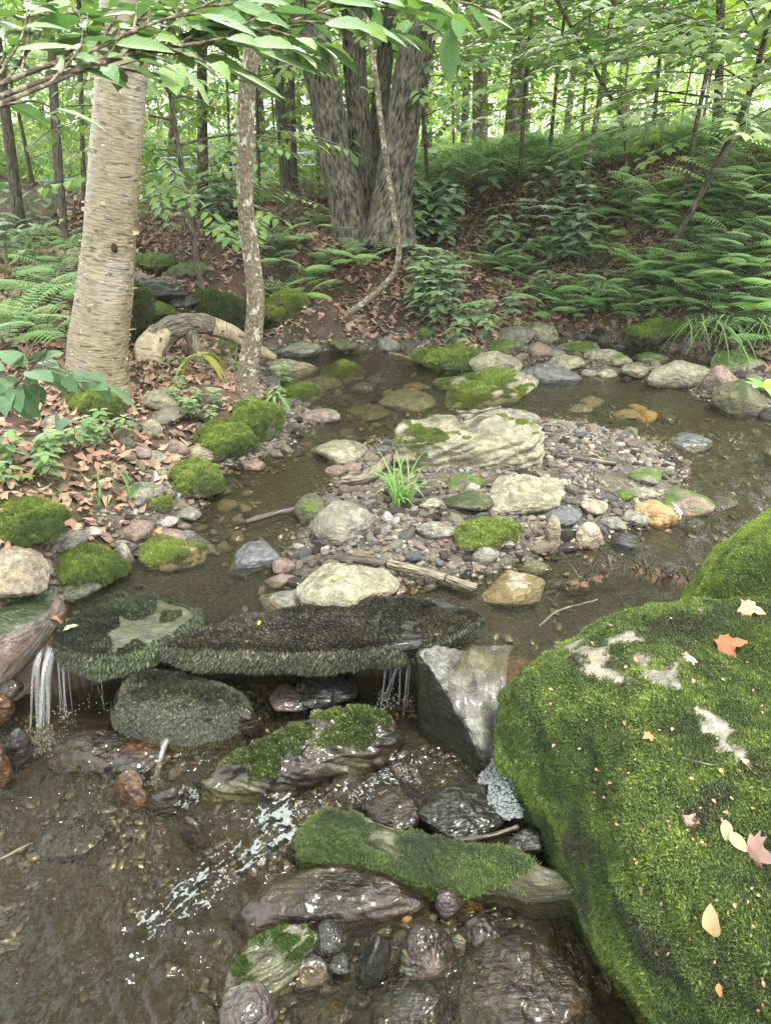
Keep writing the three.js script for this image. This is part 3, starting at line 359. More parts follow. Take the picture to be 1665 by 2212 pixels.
// --- single rocks: [name, label, sight across, sight down, width, height, stone, options]
const rocks = [
  // upstream cascade and far left
  ['mossy_boulder', 'tall mossy boulder just right of the birch trunk', 300, 700, 90, 170, 'olive', { moss: .95, dark: 1, tuft: 5000, k: .9 }],
  ['mossy_rock', 'low moss mound at the foot of the birch', 205, 872, 120, 70, 'olive', { moss: 1, tuft: 5000, mossColor: [.09, .09, .02] }],
  ['mossy_rock', 'mossy boulder above the cascade, upper one', 330, 572, 90, 50, 'olive', { moss: .9 }],
  ['cascade_slab', 'flat mossy slab tilted across the top of the cascade', 405, 590, 100, 32, 'olive', { moss: .8, k: .6 }],
  ['cascade_slab', 'dark flat slab under the tilted mossy slab', 345, 636, 130, 24, 'dark', { k: .5, mat: 'rockWet' }],
  ['cascade_slab', 'small dark slab at the left side of the cascade', 300, 606, 46, 24, 'grey', { k: .6, mat: 'rockDamp' }],
  ['cascade_slab', 'long dark slab stepping down the cascade', 400, 655, 90, 18, 'dark', { k: .5, mat: 'rockWet' }],
  ['mossy_rock', 'mossy stone midstream at the foot of the cascade', 345, 672, 60, 34, 'olive', { moss: .8 }],
  ['mossy_boulder', 'long mossy boulder under the undercut bank', 480, 668, 150, 70, 'olive', { moss: .95, dark: 1, k: .6, tuft: 4000 }],
  ['mossy_boulder', 'rusty brown mossy boulder at the end of the undercut bank', 625, 668, 90, 74, 'olive', { moss: .9, mossColor: [.12, .08, .02], tuft: 2500 }],
  ['mossy_rock', 'mossy rock behind the arched dead birch', 488, 752, 70, 40, 'olive', { moss: .8 }],
  ['bank_rock', 'grey rock at the water under the fern bank', 655, 755, 90, 44, 'grey', { moss: .4, mat: 'rockDamp' }],
  ['bank_rock', 'round brown rock at the edge below the crooked thin tree', 745, 745, 60, 30, 'olive', { moss: .5 }],
  ['bank_rock', 'grey rock beside the forked stick at the far waterline', 838, 748, 44, 36, 'grey', {}],
  // row near the small tree
  ['flat_rock', 'pale flat-topped rock just right of the lichen-barked small tree', 625, 798, 105, 40, 'tan', { k: .6, faces: 8 }],
  ['mossy_rock', 'moss-topped grey rock standing in the far pool', 740, 805, 92, 52, 'grey', { moss: .82, tuft: 2500 }],
  ['grey_rock', 'rounded pale grey rock left of the moss-topped one in the pool', 700, 828, 72, 40, 'grey', { moss: .25 }],
  ['mossy_rock', 'grey rock with a bright moss cap near the small tree', 645, 850, 95, 56, 'grey', { moss: .8, tuft: 2500 }],
  ['grey_rock', 'small upright stone at the base of the small tree', 592, 838, 32, 46, 'grey', {}],
  ['dark_rock', 'dark wet rock right of the moss-topped pool rock', 785, 838, 50, 34, 'blue', { mat: 'rockWet' }],
  ['dark_rock', 'blue-grey wet stone below the moss-topped pool rock', 808, 822, 36, 26, 'blue', { mat: 'rockWet' }],
  ['mossy_rock', 'bright green moss cushion beside the small tree roots', 490, 948, 110, 80, 'olive', { moss: 1.2, tuft: 7000 }],
  ['mossy_rock', 'mossy hump under the small tree facing the water', 555, 905, 100, 90, 'olive', { moss: 1.1, tuft: 6000 }],
  // left bank stones
  ['grey_rock', 'angular grey rock on the leafy bank left of the moss cushion', 350, 866, 72, 48, 'schist', { faces: 8, sharp: 14 }],
  ['grey_rock', 'squat grey rock under the angular one on the leafy bank', 365, 896, 76, 32, 'grey', {}],
  ['grey_rock', 'greenish upright rock in the stone heap on the left bank', 330, 928, 44, 44, 'schist', { moss: .3 }],
  ['pink_rock', 'rounded reddish stone in the heap on the left bank', 308, 978, 44, 32, 'pink', {}],
  ['grey_rock', 'broad pinkish-grey stone in the middle of the stone heap', 378, 968, 56, 44, 'pink', {}],
  ['flat_rock', 'flat tan rock with a red top against the moss cushion', 445, 976, 105, 46, 'tan', { stain: 'pink', k: .6, faces: 8 }],
  ['grey_rock', 'round olive stone below the reddish one on the left bank', 337, 985, 48, 30, 'schist', {}],
  ['grey_rock', 'small greenish stone beside the shaggy moss rock', 348, 1022, 36, 26, 'schist', {}],
  ['pale_rock', 'pale rounded stone half buried in leaves by the birch', 118, 915, 52, 40, 'schist', {}],
  ['mossy_rock', 'shaggy moss-covered rock at the edge of the left pool', 418, 1038, 110, 92, 'tan', { moss: .95, tuft: 6000 }],
  ['mossy_rock', 'mossy grey rock left of the shaggy one', 305, 1062, 90, 56, 'grey', { moss: .55 }],
  ['mossy_rock', 'green moss cushion on a bank stone', 338, 1082, 66, 44, 'grey', { moss: .85, tuft: 2200 }],
  ['pale_rock', 'pale blocky stone behind the shaggy moss rock', 357, 1084, 34, 28, 'white', {}],
  ['pink_rock', 'broad smooth pinkish rock at the left pool edge', 295, 1142, 68, 50, 'pink', {}],
  ['grey_rock', 'round grey stone on the left waterline with a dark underside', 408, 1110, 46, 36, 'grey', { mat: 'rockDamp' }],
  ['pale_rock', 'pale flat stone near the left waterline', 365, 1124, 40, 22, 'white', {}],
  ['pink_rock', 'low red-brown slab at the left waterline', 372, 1160, 66, 24, 'pink', { mat: 'rockDamp' }],
  ['pale_rock', 'pale stone behind the round bright moss rock', 200, 1148, 38, 26, 'white', {}],
  ['grey_rock', 'long grey stone behind the round bright moss rock', 145, 1168, 76, 32, 'grey', {}],
  ['mossy_rock', 'round rock capped in bright moss by the lower left pool', 182, 1212, 142, 84, 'olive', { moss: 1.25, tuft: 9000 }],
  ['mossy_rock', 'brown rock with a moss crown lying in the left pool', 365, 1192, 130, 56, 'pink', { moss: .5, tuft: 1800, mat: 'rockDamp' }],
  ['grey_rock', 'dark grey wedge stone between the two moss-capped rocks', 268, 1202, 40, 60, 'grey', { mat: 'rockDamp', faces: 8 }],
  ['dark_rock', 'smooth dark green dome of rock in front of the bright moss rock', 172, 1268, 82, 58, 'olive', { moss: .45, mossColor: [.03, .045, .018], mat: 'rockDamp', dark: 1, sharp: 6 }],
  ['tan_rock', 'tan slanting rock cut by the left picture edge', 20, 1228, 150, 92, 'tan', { faces: 8, sharp: 14 }],
  ['grey_rock', 'mossy grey stone between the tan rock and the bright moss rock', 92, 1228, 46, 46, 'schist', { moss: .3 }],
  ['dark_rock', 'long wet dark rock pointing into the left pool', 425, 1172, 86, 30, 'blue', { turn: [0, -.5, -.25], k: .5, mat: 'rockWet' }],
  ['mossy_rock', 'mossy mound at the left picture edge above the tan rock', 50, 1120, 180, 70, 'olive', { moss: 1.1, tuft: 6000 }],
  // middle of the stream
  ['grey_rock', 'round speckled pale grey boulder left of the grass tuft', 736, 1128, 138, 108, 'grey', { sharp: 6, k: .8, lichen: .3 }],
  ['grey_rock', 'mossy rock tucked behind the round speckled boulder', 672, 1104, 62, 72, 'olive', { moss: .45 }],
  ['angular_rock', 'sharp-edged grey rock with a pale facet at the tip of the gravel bar', 555, 1206, 98, 80, 'mauve', { faces: 7, sharp: 26, mat: 'rockDamp', stone: 'blue' }],
  ['pink_rock', 'pinkish pointed stone right of the sharp-edged rock', 612, 1222, 48, 38, 'pink', { faces: 8 }],
  ['grey_rock', 'wet brown stone at the water below the sharp-edged rock', 604, 1250, 56, 34, 'pink', { mat: 'rockDamp' }],
  ['flat_rock', 'broad flat pale rock with a yellow leaf, just behind the long ledge slab', 752, 1262, 178, 84, 'schist', { k: .75, faces: 7, sharp: 14, lichen: .4 }],
  ['flat_rock', 'thin flat wet stone between the left pool and the ledge slab', 628, 1312, 126, 34, 'grey', { k: .5, mat: 'rockDamp' }],
  ['mossy_rock', 'oval rock topped with yellow-green moss on the gravel bar', 1050, 1148, 126, 72, 'white', { moss: .8, tuft: 5000 }],
  ['flat_rock', 'broad flat olive-grey rock on the gravel bar below the big boulder', 1128, 1058, 158, 82, 'schist', { k: .8, faces: 8, sharp: 12 }],
  ['grey_rock', 'flat oval grey stone left of the oval mossy rock', 945, 1142, 72, 42, 'grey', { k: .7 }],
  ['pale_rock', 'pale green stone at the right of the grass tuft', 938, 1086, 48, 28, 'schist', { lichen: .5 }],
  ['pale_rock', 'small pale stone below the grass tuft', 836, 1118, 26, 26, 'white', {}],
  ['mossy_rock', 'low mossy stone under the right of the grass tuft', 1000, 1040, 74, 40, 'olive', { moss: .6 }],
  ['mossy_rock', 'dark mossy patch of rock right of the grass tuft', 1012, 1082, 86, 36, 'olive', { moss: .55, dark: 1 }],
  ['pale_rock', 'small white-grey stone at the corner of the flat olive rock', 1020, 1052, 32, 26, 'white', {}],
  ['grey_rock', 'smooth long grey stone in the pebbles below the flat olive rock', 1208, 1110, 86, 40, 'blue', { sharp: 6 }],
  ['tan_rock', 'narrow tan stone standing in the gravel', 1192, 1148, 32, 74, 'tan', { k: .6 }],
  ['grey_rock', 'upright block of brown-grey rock in wet gravel', 1268, 1160, 44, 58, 'tan', { faces: 7, sharp: 20, mat: 'rockDamp' }],
  ['gold_rock', 'big golden-orange rounded rock on the gravel bar', 1410, 1105, 96, 64, 'gold', { k: .8 }],
  ['mossy_rock', 'green-topped reddish rock beside the golden rock', 1475, 1082, 100, 62, 'pink', { moss: .5 }],
  ['dark_rock', 'flat purple-grey stone standing alone in the right riffle', 1562, 1086, 58, 28, 'mauve', { mat: 'rockDamp', sharp: 6 }],
  ['dark_rock', 'black wet pointed rock below the green-topped reddish one', 1490, 1135, 48, 42, 'char', { mat: 'rockWet' }],
  ['tan_rock', 'long tan stone left of the golden rock', 1282, 1092, 62, 28, 'tan', {}],
  ['grey_rock', 'grey stone under the long tan one', 1326, 1130, 50, 34, 'grey', {}],
  ['grey_rock', 'slanted grey stone below the golden rock', 1368, 1116, 58, 36, 'grey', {}],
  ['grey_rock', 'smooth olive stone above the golden rock', 1388, 1064, 54, 30, 'schist', {}],
  ['mossy_rock', 'small mossy stone above the golden rock', 1345, 1070, 46, 18, 'olive', { moss: .8 }],
  ['mossy_rock', 'moss-tipped stone near the top of the gravel bar', 1395, 1026, 70, 28, 'grey', { moss: .6 }],
  ['dark_rock', 'black wedge with a sharp edge at the riffle margin', 1342, 1166, 66, 36, 'char', { faces: 6, sharp: 30, mat: 'rockDamp' }],
  ['pale_rock', 'large smooth beige rock standing in the water above the ledge', 1108, 1262, 118, 78, 'tan', { faces: 8, sharp: 12, mat: 'rockDamp', k: .85 }],
  ['dark_rock', 'small black stone beside the smooth beige rock', 1190, 1256, 48, 34, 'char', { mat: 'rockDamp', sharp: 6 }],
  ['mauve_rock', 'flat reddish plate of rock tilted in the water', 1240, 1272, 54, 40, 'mauve', { k: .4, mat: 'rockDamp', faces: 7, sharp: 20 }],
  ['grey_rock', 'grey rock at the water line left of the beige rock', 1048, 1196, 50, 50, 'grey', { mat: 'rockDamp' }],
  ['dark_rock', 'flat dark green stone above the beige rock', 1150, 1226, 80, 22, 'olive', { mat: 'rockWet', k: .5 }],
  // far pool
  ['mossy_rock', 'wide flat rock with green moss in the far pool', 1052, 850, 190, 50, 'schist', { moss: .55, k: .7, tuft: 3500 }],
  ['mossy_rock', 'rounded mossy end of rock left of the wide flat pool rock', 985, 834, 80, 34, 'schist', { moss: .5 }],
  ['grey_rock', 'grey rock lying in the shallows left of the big layered boulder', 885, 868, 112, 40, 'grey', { mat: 'rockDamp' }],
  ['grey_rock', 'dark rounded rock in the shallows below the small tree', 798, 892, 96, 40, 'olive', { mat: 'rockWet', sharp: 6 }],
  ['grey_rock', 'flat brown rock in the shallows left of the dark rounded one', 690, 900, 86, 36, 'pink', { mat: 'rockDamp', k: .6 }],
  ['grey_rock', 'flat slab above the dark rounded rock in the shallows', 902, 838, 54, 18, 'pink', { k: .6 }],
  ['mossy_rock', 'olive boulder at the outlet of the left pool', 745, 975, 106, 52, 'schist', { moss: .35, mat: 'rockDamp' }],
  ['pink_rock', 'reddish stone left of the olive boulder', 690, 972, 34, 22, 'pink', { mat: 'rockDamp' }],
  ['pink_rock', 'red-brown stone beside the grey driftwood root', 764, 1008, 40, 24, 'pink', {}],
  ['pink_rock', 'brown round stone left of the grey driftwood root', 726, 1016, 42, 30, 'pink', {}],
  ['pink_rock', 'brown stone at the head of the left pool', 548, 1003, 46, 24, 'pink', { mat: 'rockDamp' }],
  ['pale_rock', 'pale small stone standing alone in the far pool', 1276, 866, 48, 24, 'grey', {}],
  ['tan_rock', 'cream and tan rock at the top of the gravel bar', 1396, 900, 44, 32, 'gold', {}],
  ['tan_rock', 'second pale tan stone beside the cream one', 1352, 896, 50, 28, 'tan', {}],
  ['tan_rock', 'small cream stone resting behind the two tan ones', 1374, 880, 34, 18, 'gold', {}],
  ['dark_rock', 'brown wet stone right of the cream stones', 1442, 908, 34, 28, 'mauve', { mat: 'rockWet' }],
  ['dark_rock', 'low grey rock in the riffle at the right', 1490, 958, 90, 34, 'blue', { mat: 'rockWet' }],
  ['grey_rock', 'flat grey rock in the far pool before the cream stones', 1256, 882, 44, 22, 'grey', { mat: 'rockDamp' }],
  // far waterline, right
  ['grey_rock', 'bulky pale rock at the far waterline under the grassy hump', 1068, 790, 96, 56, 'schist', { faces: 8, k: .7 }],
  ['mossy_rock', 'grassy mossy hump of rock at the far waterline', 975, 775, 130, 62, 'olive', { moss: 1, tuft: 2500 }],
  ['mossy_rock', 'mossy rock behind the bulky pale rock', 1092, 752, 64, 40, 'olive', { moss: .7 }],
  ['grey_rock', 'flat-topped rock heading the far stone pile', 1112, 724, 76, 36, 'grey', { faces: 8 }],
  ['grey_rock', 'squared mossy rock on top of the far stone pile', 1164, 718, 76, 38, 'schist', { moss: .4, faces: 8 }],
  ['pink_rock', 'pinkish oval rock in the far stone pile', 1164, 760, 52, 40, 'pink', {}],
  ['grey_rock', 'round grey stone below the pinkish one in the far pile', 1200, 765, 44, 24, 'grey', {}],
  ['mossy_rock', 'wide mossy rock in the far stone pile', 1250, 752, 78, 32, 'schist', { moss: .5 }],
  ['grey_rock', 'low grey-green rock below the far stone pile', 1214, 786, 78, 28, 'schist', { moss: .25 }],
  ['grey_rock', 'broad layered rock at the far waterline', 1318, 776, 88, 42, 'schist', { moss: .3, k: .6 }],
  ['dark_rock', 'wet dark rock sloping into the far pool', 1178, 812, 124, 38, 'blue', { mat: 'rockDamp', k: .6 }],
  ['grey_rock', 'small grey stone below the broad layered rock', 1270, 806, 34, 18, 'grey', {}],
  ['grey_rock', 'second small stone below the broad layered rock', 1308, 808, 38, 24, 'schist', {}],
  ['grey_rock', 'flat stone left of the large overhanging rock', 1372, 800, 60, 30, 'schist', { moss: .3 }],
  ['mossy_rock', 'mossy flat stone above the large overhanging rock', 1405, 778, 70, 22, 'schist', { moss: .5 }],
  ['grey_rock', 'large overhanging layered rock at the right far waterline', 1464, 808, 130, 64, 'schist', { faces: 8, k: .7, lichen: .4 }],
  ['pink_rock', 'upright pinkish rock at the right end of the far waterline', 1552, 828, 60, 66, 'pink', { faces: 8 }],
  ['mossy_rock', 'dark mossy pointed rock at the right end of the far pool', 1595, 868, 92, 80, 'olive', { moss: .5, dark: 1, faces: 8 }],
  ['mossy_rock', 'long mossy stone under the hanging grass', 1585, 785, 110, 36, 'schist', { moss: .6 }],
  ['dark_rock', 'dark wet stones end at the picture edge by the mossy pointed rock', 1660, 895, 50, 36, 'dark', { mat: 'rockWet' }],
  ['dark_rock', 'dark rock cut off by the right picture edge beside the riffle', 1672, 985, 60, 60, 'olive', { mat: 'rockDamp' }],
  ['mossy_rock', 'mossy bank rock below the left of the hanging grass', 1420, 716, 120, 34, 'olive', { moss: 1, tuft: 2000 }],
  ['mossy_rock', 'small bright moss patch on stone under the shrubs', 920, 722, 40, 30, 'olive', { moss: 1 }],
  // lower pool
  ['dark_rock', 'glossy near-black rock with a wet sheen behind the mossy loaf rock', 990, 1738, 165, 116, 'char', { low: 1, mat: 'rockWet', sharp: 7, y: .07 }],
  ['dark_rock', 'wet brown rock left of the glossy near-black one', 852, 1728, 130, 96, 'brown', { low: 1, mat: 'rockWet', y: .06 }],
  ['dark_rock', 'small dark rock in the gap beside the huge mossy boulder', 1138, 1812, 64, 54, 'char', { low: 1, mat: 'rockDamp', y: .05 }],
  ['rust_rock', 'golden-brown upright stone in the lower pool', 290, 1715, 64, 90, 'rust', { low: 1, mat: 'rockWet', faces: 7, sharp: 20, k: .6 }],
  ['rust_rock', 'slanting brown stone beside the golden-brown one', 356, 1742, 56, 74, 'brown', { low: 1, mat: 'rockWet', k: .5, turn: [0, 0, -.6], stain: 'rust' }],
  ['rust_rock', 'orange stone at the left picture edge by the small fall', 6, 1528, 44, 66, 'rust', { low: 1, mat: 'rockWet', y: .16 }],
  ['brown_rock', 'brown rounded stone above the orange one at the left edge', 22, 1486, 50, 46, 'brown', { low: 1, mat: 'rockWet', y: .2, stain: 'rust' }],
  ['brown_rock', 'tall dark stone standing left of the small fall', 48, 1610, 44, 120, 'dark', { low: 1, mat: 'rockWet', y: .10, k: .7 }],
  ['rust_rock', 'rusty rock wall at the left picture edge below the orange stone', 0, 1640, 44, 170, 'rust', { low: 1, mat: 'rockWet', y: .1 }],
  ['brown_rock', 'wet brown stone under the front of the bristling mossy rock', 205, 1612, 150, 66, 'brown', { low: 1, mat: 'rockWet', stain: 'rust' }],
  ['brown_rock', 'narrow wet stone in the stream left of the layered rock', 525, 1565, 70, 80, 'brown', { low: 1, mat: 'rockWet', stain: 'rust', y: .1, turn: [0, 0, .5], k: .5 }],
  ['dark_rock', 'wet rounded stone glinting in the cavity under the ledge', 625, 1502, 86, 50, 'mauve', { low: 1, mat: 'rockWet', y: .13 }],
  ['dark_rock', 'long dark stone under the lip of the mossy ledge', 700, 1480, 130, 56, 'char', { low: 1, mat: 'rockWet', y: .12 }],
  ['brown_rock', 'low layered stone in front of the wet brown stone', 300, 1630, 120, 40, 'dark', { low: 1, mat: 'rockWet', stain: 'rust', strata: 2 }],
  ['dark_rock', 'blocky dark stone submerged in the left of the lower pool', 160, 1800, 120, 64, 'char', { low: 1, mat: 'rockWet', faces: 7, y: .0 }],
  ['brown_rock', 'narrow brown stone splitting the white water', 425, 1810, 50, 100, 'brown', { low: 1, mat: 'rockWet', k: .6, stain: 'rust' }],
  ['pale_rock', 'pale rounded glossy cobble at the bottom edge of the picture', 538, 2168, 118, 108, 'mauve', { low: 1, mat: 'rockWet', sharp: 6, stone: 'mauve', y: .045, lichen: .45 }],
  ['dark_rock', 'dark pointed stone left of the pale glossy cobble', 425, 2200, 110, 70, 'dark', { low: 1, mat: 'rockWet', faces: 7 }],
  ['brown_rock', 'triangular brown stone below the ribbed rock', 668, 2095, 76, 72, 'mauve', { low: 1, mat: 'rockWet', faces: 6, sharp: 20 }],
  ['dark_rock', 'smooth black folded stone right of the ribbed rock', 720, 2040, 90, 110, 'char', { low: 1, mat: 'rockWet', sharp: 6 }],
  ['dark_rock', 'round dark stone in the hollow of the black folded stone', 735, 2078, 46, 36, 'dark', { low: 1, mat: 'rockWet', sharp: 6, y: .045 }],
  ['dark_rock', 'smooth purple-black egg-shaped stone under the mossy loaf rock', 965, 1950, 50, 66, 'mauve', { low: 1, mat: 'rockWet', sharp: 5, y: .03 }],
  ['rust_rock', 'small red-brown stone right of the egg-shaped one', 1015, 1952, 42, 30, 'rust', { low: 1, mat: 'rockWet' }],
  ['gold_rock', 'small golden pebble among the dark lower stones', 876, 1980, 34, 44, 'gold', { low: 1, mat: 'rockWet' }],
  ['olive_rock', 'tan and green stone with a wet point in the lower bed', 918, 2058, 108, 122, 'brown', { low: 1, mat: 'rockWet', moss: .3, faces: 8, stain: 'pink', stainBias: -.12 }],
  ['olive_rock', 'narrow leaf-shaped green stone in the lower bed', 986, 2035, 38, 128, 'olive', { low: 1, mat: 'rockWet', moss: .6, mossColor: [.05, .09, .03], k: .6 }],
  ['brown_rock', 'brown rock right of the narrow green stone', 1040, 2010, 84, 86, 'brown', { low: 1, mat: 'rockWet' }],
  ['brown_rock', 'large wet rust-brown rock at the bottom beside the huge boulder', 1110, 2120, 260, 160, 'brown', { low: 1, mat: 'rockWet', stain: 'rust', stainBias: -.1, k: .9, strata: .6, y: -.01 }],
  ['brown_rock', 'small brown stone in the shadow under the huge boulder', 1310, 2130, 56, 70, 'brown', { low: 1, mat: 'rockWet' }],
  ['dark_rock', 'tall blue-black slab among the lower stones', 810, 2085, 70, 120, 'char', { low: 1, mat: 'rockWet', k: .7, faces: 8 }],
  ['brown_rock', 'tan wet stone above the golden pebble', 820, 1985, 74, 58, 'brown', { low: 1, mat: 'rockWet', stain: 'gold', stainBias: -.1 }],
  ['dark_rock', 'grey wet rock at the bottom picture edge', 880, 2180, 150, 80, 'dark', { low: 1, mat: 'rockWet' }],
  ['brown_rock', 'flat brown slab at the bottom picture edge right of the pale cobble', 690, 2190, 120, 60, 'brown', { low: 1, mat: 'rockWet', k: .8 }],
  ['brown_rock', 'small light brown pebble by the triangular stone', 705, 2130, 44, 40, 'brown', { low: 1, mat: 'rockWet', stain: 'gold', stainBias: -.1 }],
];
const rockSpots = [];
const lowGround = (px, py, y) => (y !== undefined ? level(px, py, y) : ground(px, py));
for (const [name, label, px, py, w, h, stone, o] of rocks) {
  const p = lowGround(px, py + h * .22, o.y), u = unit(p), el = Math.atan2(EYE.y - p.y, Math.hypot(p.x, p.z)), sx = w * u / 2 * 1.2, sz = sx * (o.k ?? .85), sy = clamp((h * u / 2 - sz * Math.sin(el) * .7) / Math.cos(el) * 1.35, sx * .34, sx * 2.2);
  const big = w * h > 9000, g = blockGeo({ seed: rockSeed++, sx, sy, sz, detail: big ? 26 : w * h > 2500 ? 17 : 11, stone, relief: o.moss > .7 ? .2 : .085, ...o, stone: o.stone ?? stone, mossColor: o.mossColor ?? (o.dark ? [.04, .058, .015] : undefined), turn: o.turn ?? [0, (rockSeed * 1.7) % 1.2 - .6, ((rockSeed * .37) % .3) - .15] });
  const m = new THREE.Mesh(g, M[o.mat ?? 'rock']); m.position.set(p.x, p.y + sy * .36, p.z); put(m, name, label, 'rock'); rockSpots.push([p.x, -p.z, Math.max(sx, sz)]);
  if (o.tuft) growMoss(m, g, o.tuft, { seed: rockSeed, scale: p.z < -4 ? 1.1 : .9, colors: o.dark ? [[.04, .06, .01], [.10, .15, .015]] : undefined });
}
// --- cobbles of the gravel bar and the banks, then the pebbles between them
{
  const kinds = ['grey', 'schist', 'tan', 'pink', 'blue', 'mauve', 'brown'], variants = kinds.map((k, i) => blockGeo({ seed: 900 + i, sx: 1, sy: .55, sz: .75, detail: 7, stone: k, relief: .08, faces: 9, sharp: 10, size: .5 }));
  const names = ['grey', 'olive grey', 'tan', 'reddish', 'blue-grey', 'dark mauve', 'brown'], r = rng(4242);
  const zones = [[640, 1060, 1340, 1270, 210, 'on the gravel bar', 14, 46, 95], [1120, 890, 1520, 1040, 110, 'at the upstream end of the gravel bar', 12, 38, 48], [270, 900, 540, 1190, 90, 'in the stone heap of the left bank', 18, 48, 48], [580, 850, 900, 1000, 100, 'in the shallows of the far pool', 14, 40, 42], [600, 1950, 1150, 2200, 60, 'in the dark bed of the lower stream', 20, 60, 30], [40, 1560, 480, 1780, 26, 'in the lower left pool', 14, 40, 12], [1080, 720, 1640, 830, 60, 'along the far waterline', 14, 36, 24]];
  const rest = [], restC = [];
  for (const [x0, y0, x1, y1, n, where, s0, s1, single] of zones) {
    const found = []; for (let i = 0; i < n * 6 && found.length < n; i++) {
      const px = lerp(x0, x1, r()), py = lerp(y0, y1, r()), p = ground(px, py), d = -p.z, low = where.includes('lower'), t = r(), s = lerp(s0, s1, t * t) * unit(p) * .5;
      if (rockSpots.some(([x, e, q]) => Math.hypot(x - p.x, e - d) < q * .8 + s * .6)) continue; if (!low && where.includes('bar') && p.y < waterAt(p.x, d) - .015) continue;
      let k = Math.floor(r() * kinds.length); if (low) k = [5, 6, 4, 6, 5, 0, 6][k]; rockSpots.push([p.x, d, s]); found.push([s, p, k, low || p.y < waterAt(p.x, d) + .01]);
    }
    found.sort((a, b) => b[0] - a[0]).forEach(([s, p, k, wet], i) => {
      const m = new THREE.Mesh(variants[k], wet ? M.rockWet : M.rock); m.scale.set(s * (.85 + .4 * r()), s * (.8 + .5 * r()), s * (.8 + .4 * r())); m.rotation.set((r() - .5) * .5, r() * 6.28, (r() - .5) * .5); m.position.set(p.x, p.y + s * .22, p.z);
      if (i < single) return put(m, 'cobble', 'small ' + names[k] + ' cobble ' + where, 'stone', 'small ' + names[k] + ' cobbles ' + where);
      m.updateMatrix(); rest.push(m.matrix.clone()); const f = (.7 + .6 * r()) * (wet ? .55 : 1), c = STONE[kinds[k]][0]; restC.push(C(c[0] * f * 3.6, c[1] * f * 3.6, c[2] * f * 3.6));
    });
  }
  tag(copies(scene, 'gravel', blockGeo({ seed: 931, sx: 1, sy: .55, sz: .75, detail: 6, stone: 'plain', relief: .08, faces: 9, size: .5 }), M.rock, rest, restC), 'coarse gravel between the cobbles', 'gravel', null, 'stuff');
  const pg = []; for (let i = 0; i < 3; i++) { const g = blockGeo({ seed: 940 + i, sx: 1, sy: .5, sz: .72, detail: 3, relief: .06, faces: 8, size: .5 }); g.deleteAttribute('color'); g.deleteAttribute('growth'); pg.push(g); }
  const pal = [[.26, .24, .2], [.36, .30, .22], [.28, .19, .15], [.17, .17, .17], [.13, .10, .085], [.42, .38, .33], [.20, .17, .10]], dry = [[], [], []], dryC = [[], [], []], wet = [[], [], []], wetC = [[], [], []];
  const add = (p, s, under) => { const k = Math.floor(r() * 3), e = new THREE.Euler((r() - .5) * .8, r() * 6.28, (r() - .5) * .8), m = new THREE.Matrix4().compose(p.clone().add(V(0, s * .18, 0)), new THREE.Quaternion().setFromEuler(e), V(s, s * (.7 + .5 * r()), s)), c = pal[Math.floor(r() * pal.length)], f = (.75 + .5 * r()) * (under === 2 ? .24 : under ? .4 : .75); (under ? wet : dry)[k].push(m); (under ? wetC : dryC)[k].push(C(c[0] * f, c[1] * f * (under ? .9 : 1), c[2] * f * (under ? .72 : 1))); };
  for (let i = 0; i < 90000; i++) { const x = lerp(-1.6, 2.4, r()), d = lerp(1.95, 6.0, r()), y = land(x, d), w = y - waterAt(x, d); if (w > .11 || r() > ss(-.3, .1, fbm(x * 4, d * 4, 2.6, 3)) * 1.4 || (w < -.02 && r() > .10)) continue; const s = .0035 + .020 * Math.pow(r(), 4); add(V(x, y, -d), s, w < .006); }
  for (let i = 0; i < 16000; i++) { const x = lerp(-1.5, .75, r()), d = lerp(.6, 1.9, r()); if (r() > ss(-.1, .25, fbm(x * 5, d * 5, 6.6, 3)) * 1.2) continue; add(V(x, land(x, d), -d), .003 + .016 * Math.pow(r(), 3), 2); }
  for (let k = 0; k < 3; k++) { for (const [list, cols, mat, label] of [[dry[k], dryC[k], M.pebble, 'dry pebbles strewn over the gravel bar'], [wet[k], wetC[k], M.pebbleWet, 'wet pebbles on the stream bed']]) { const m = copies(scene, numbered('pebbles'), pg[k], mat, list, cols); tag(m, label, 'pebbles', null, 'stuff'); } }
}

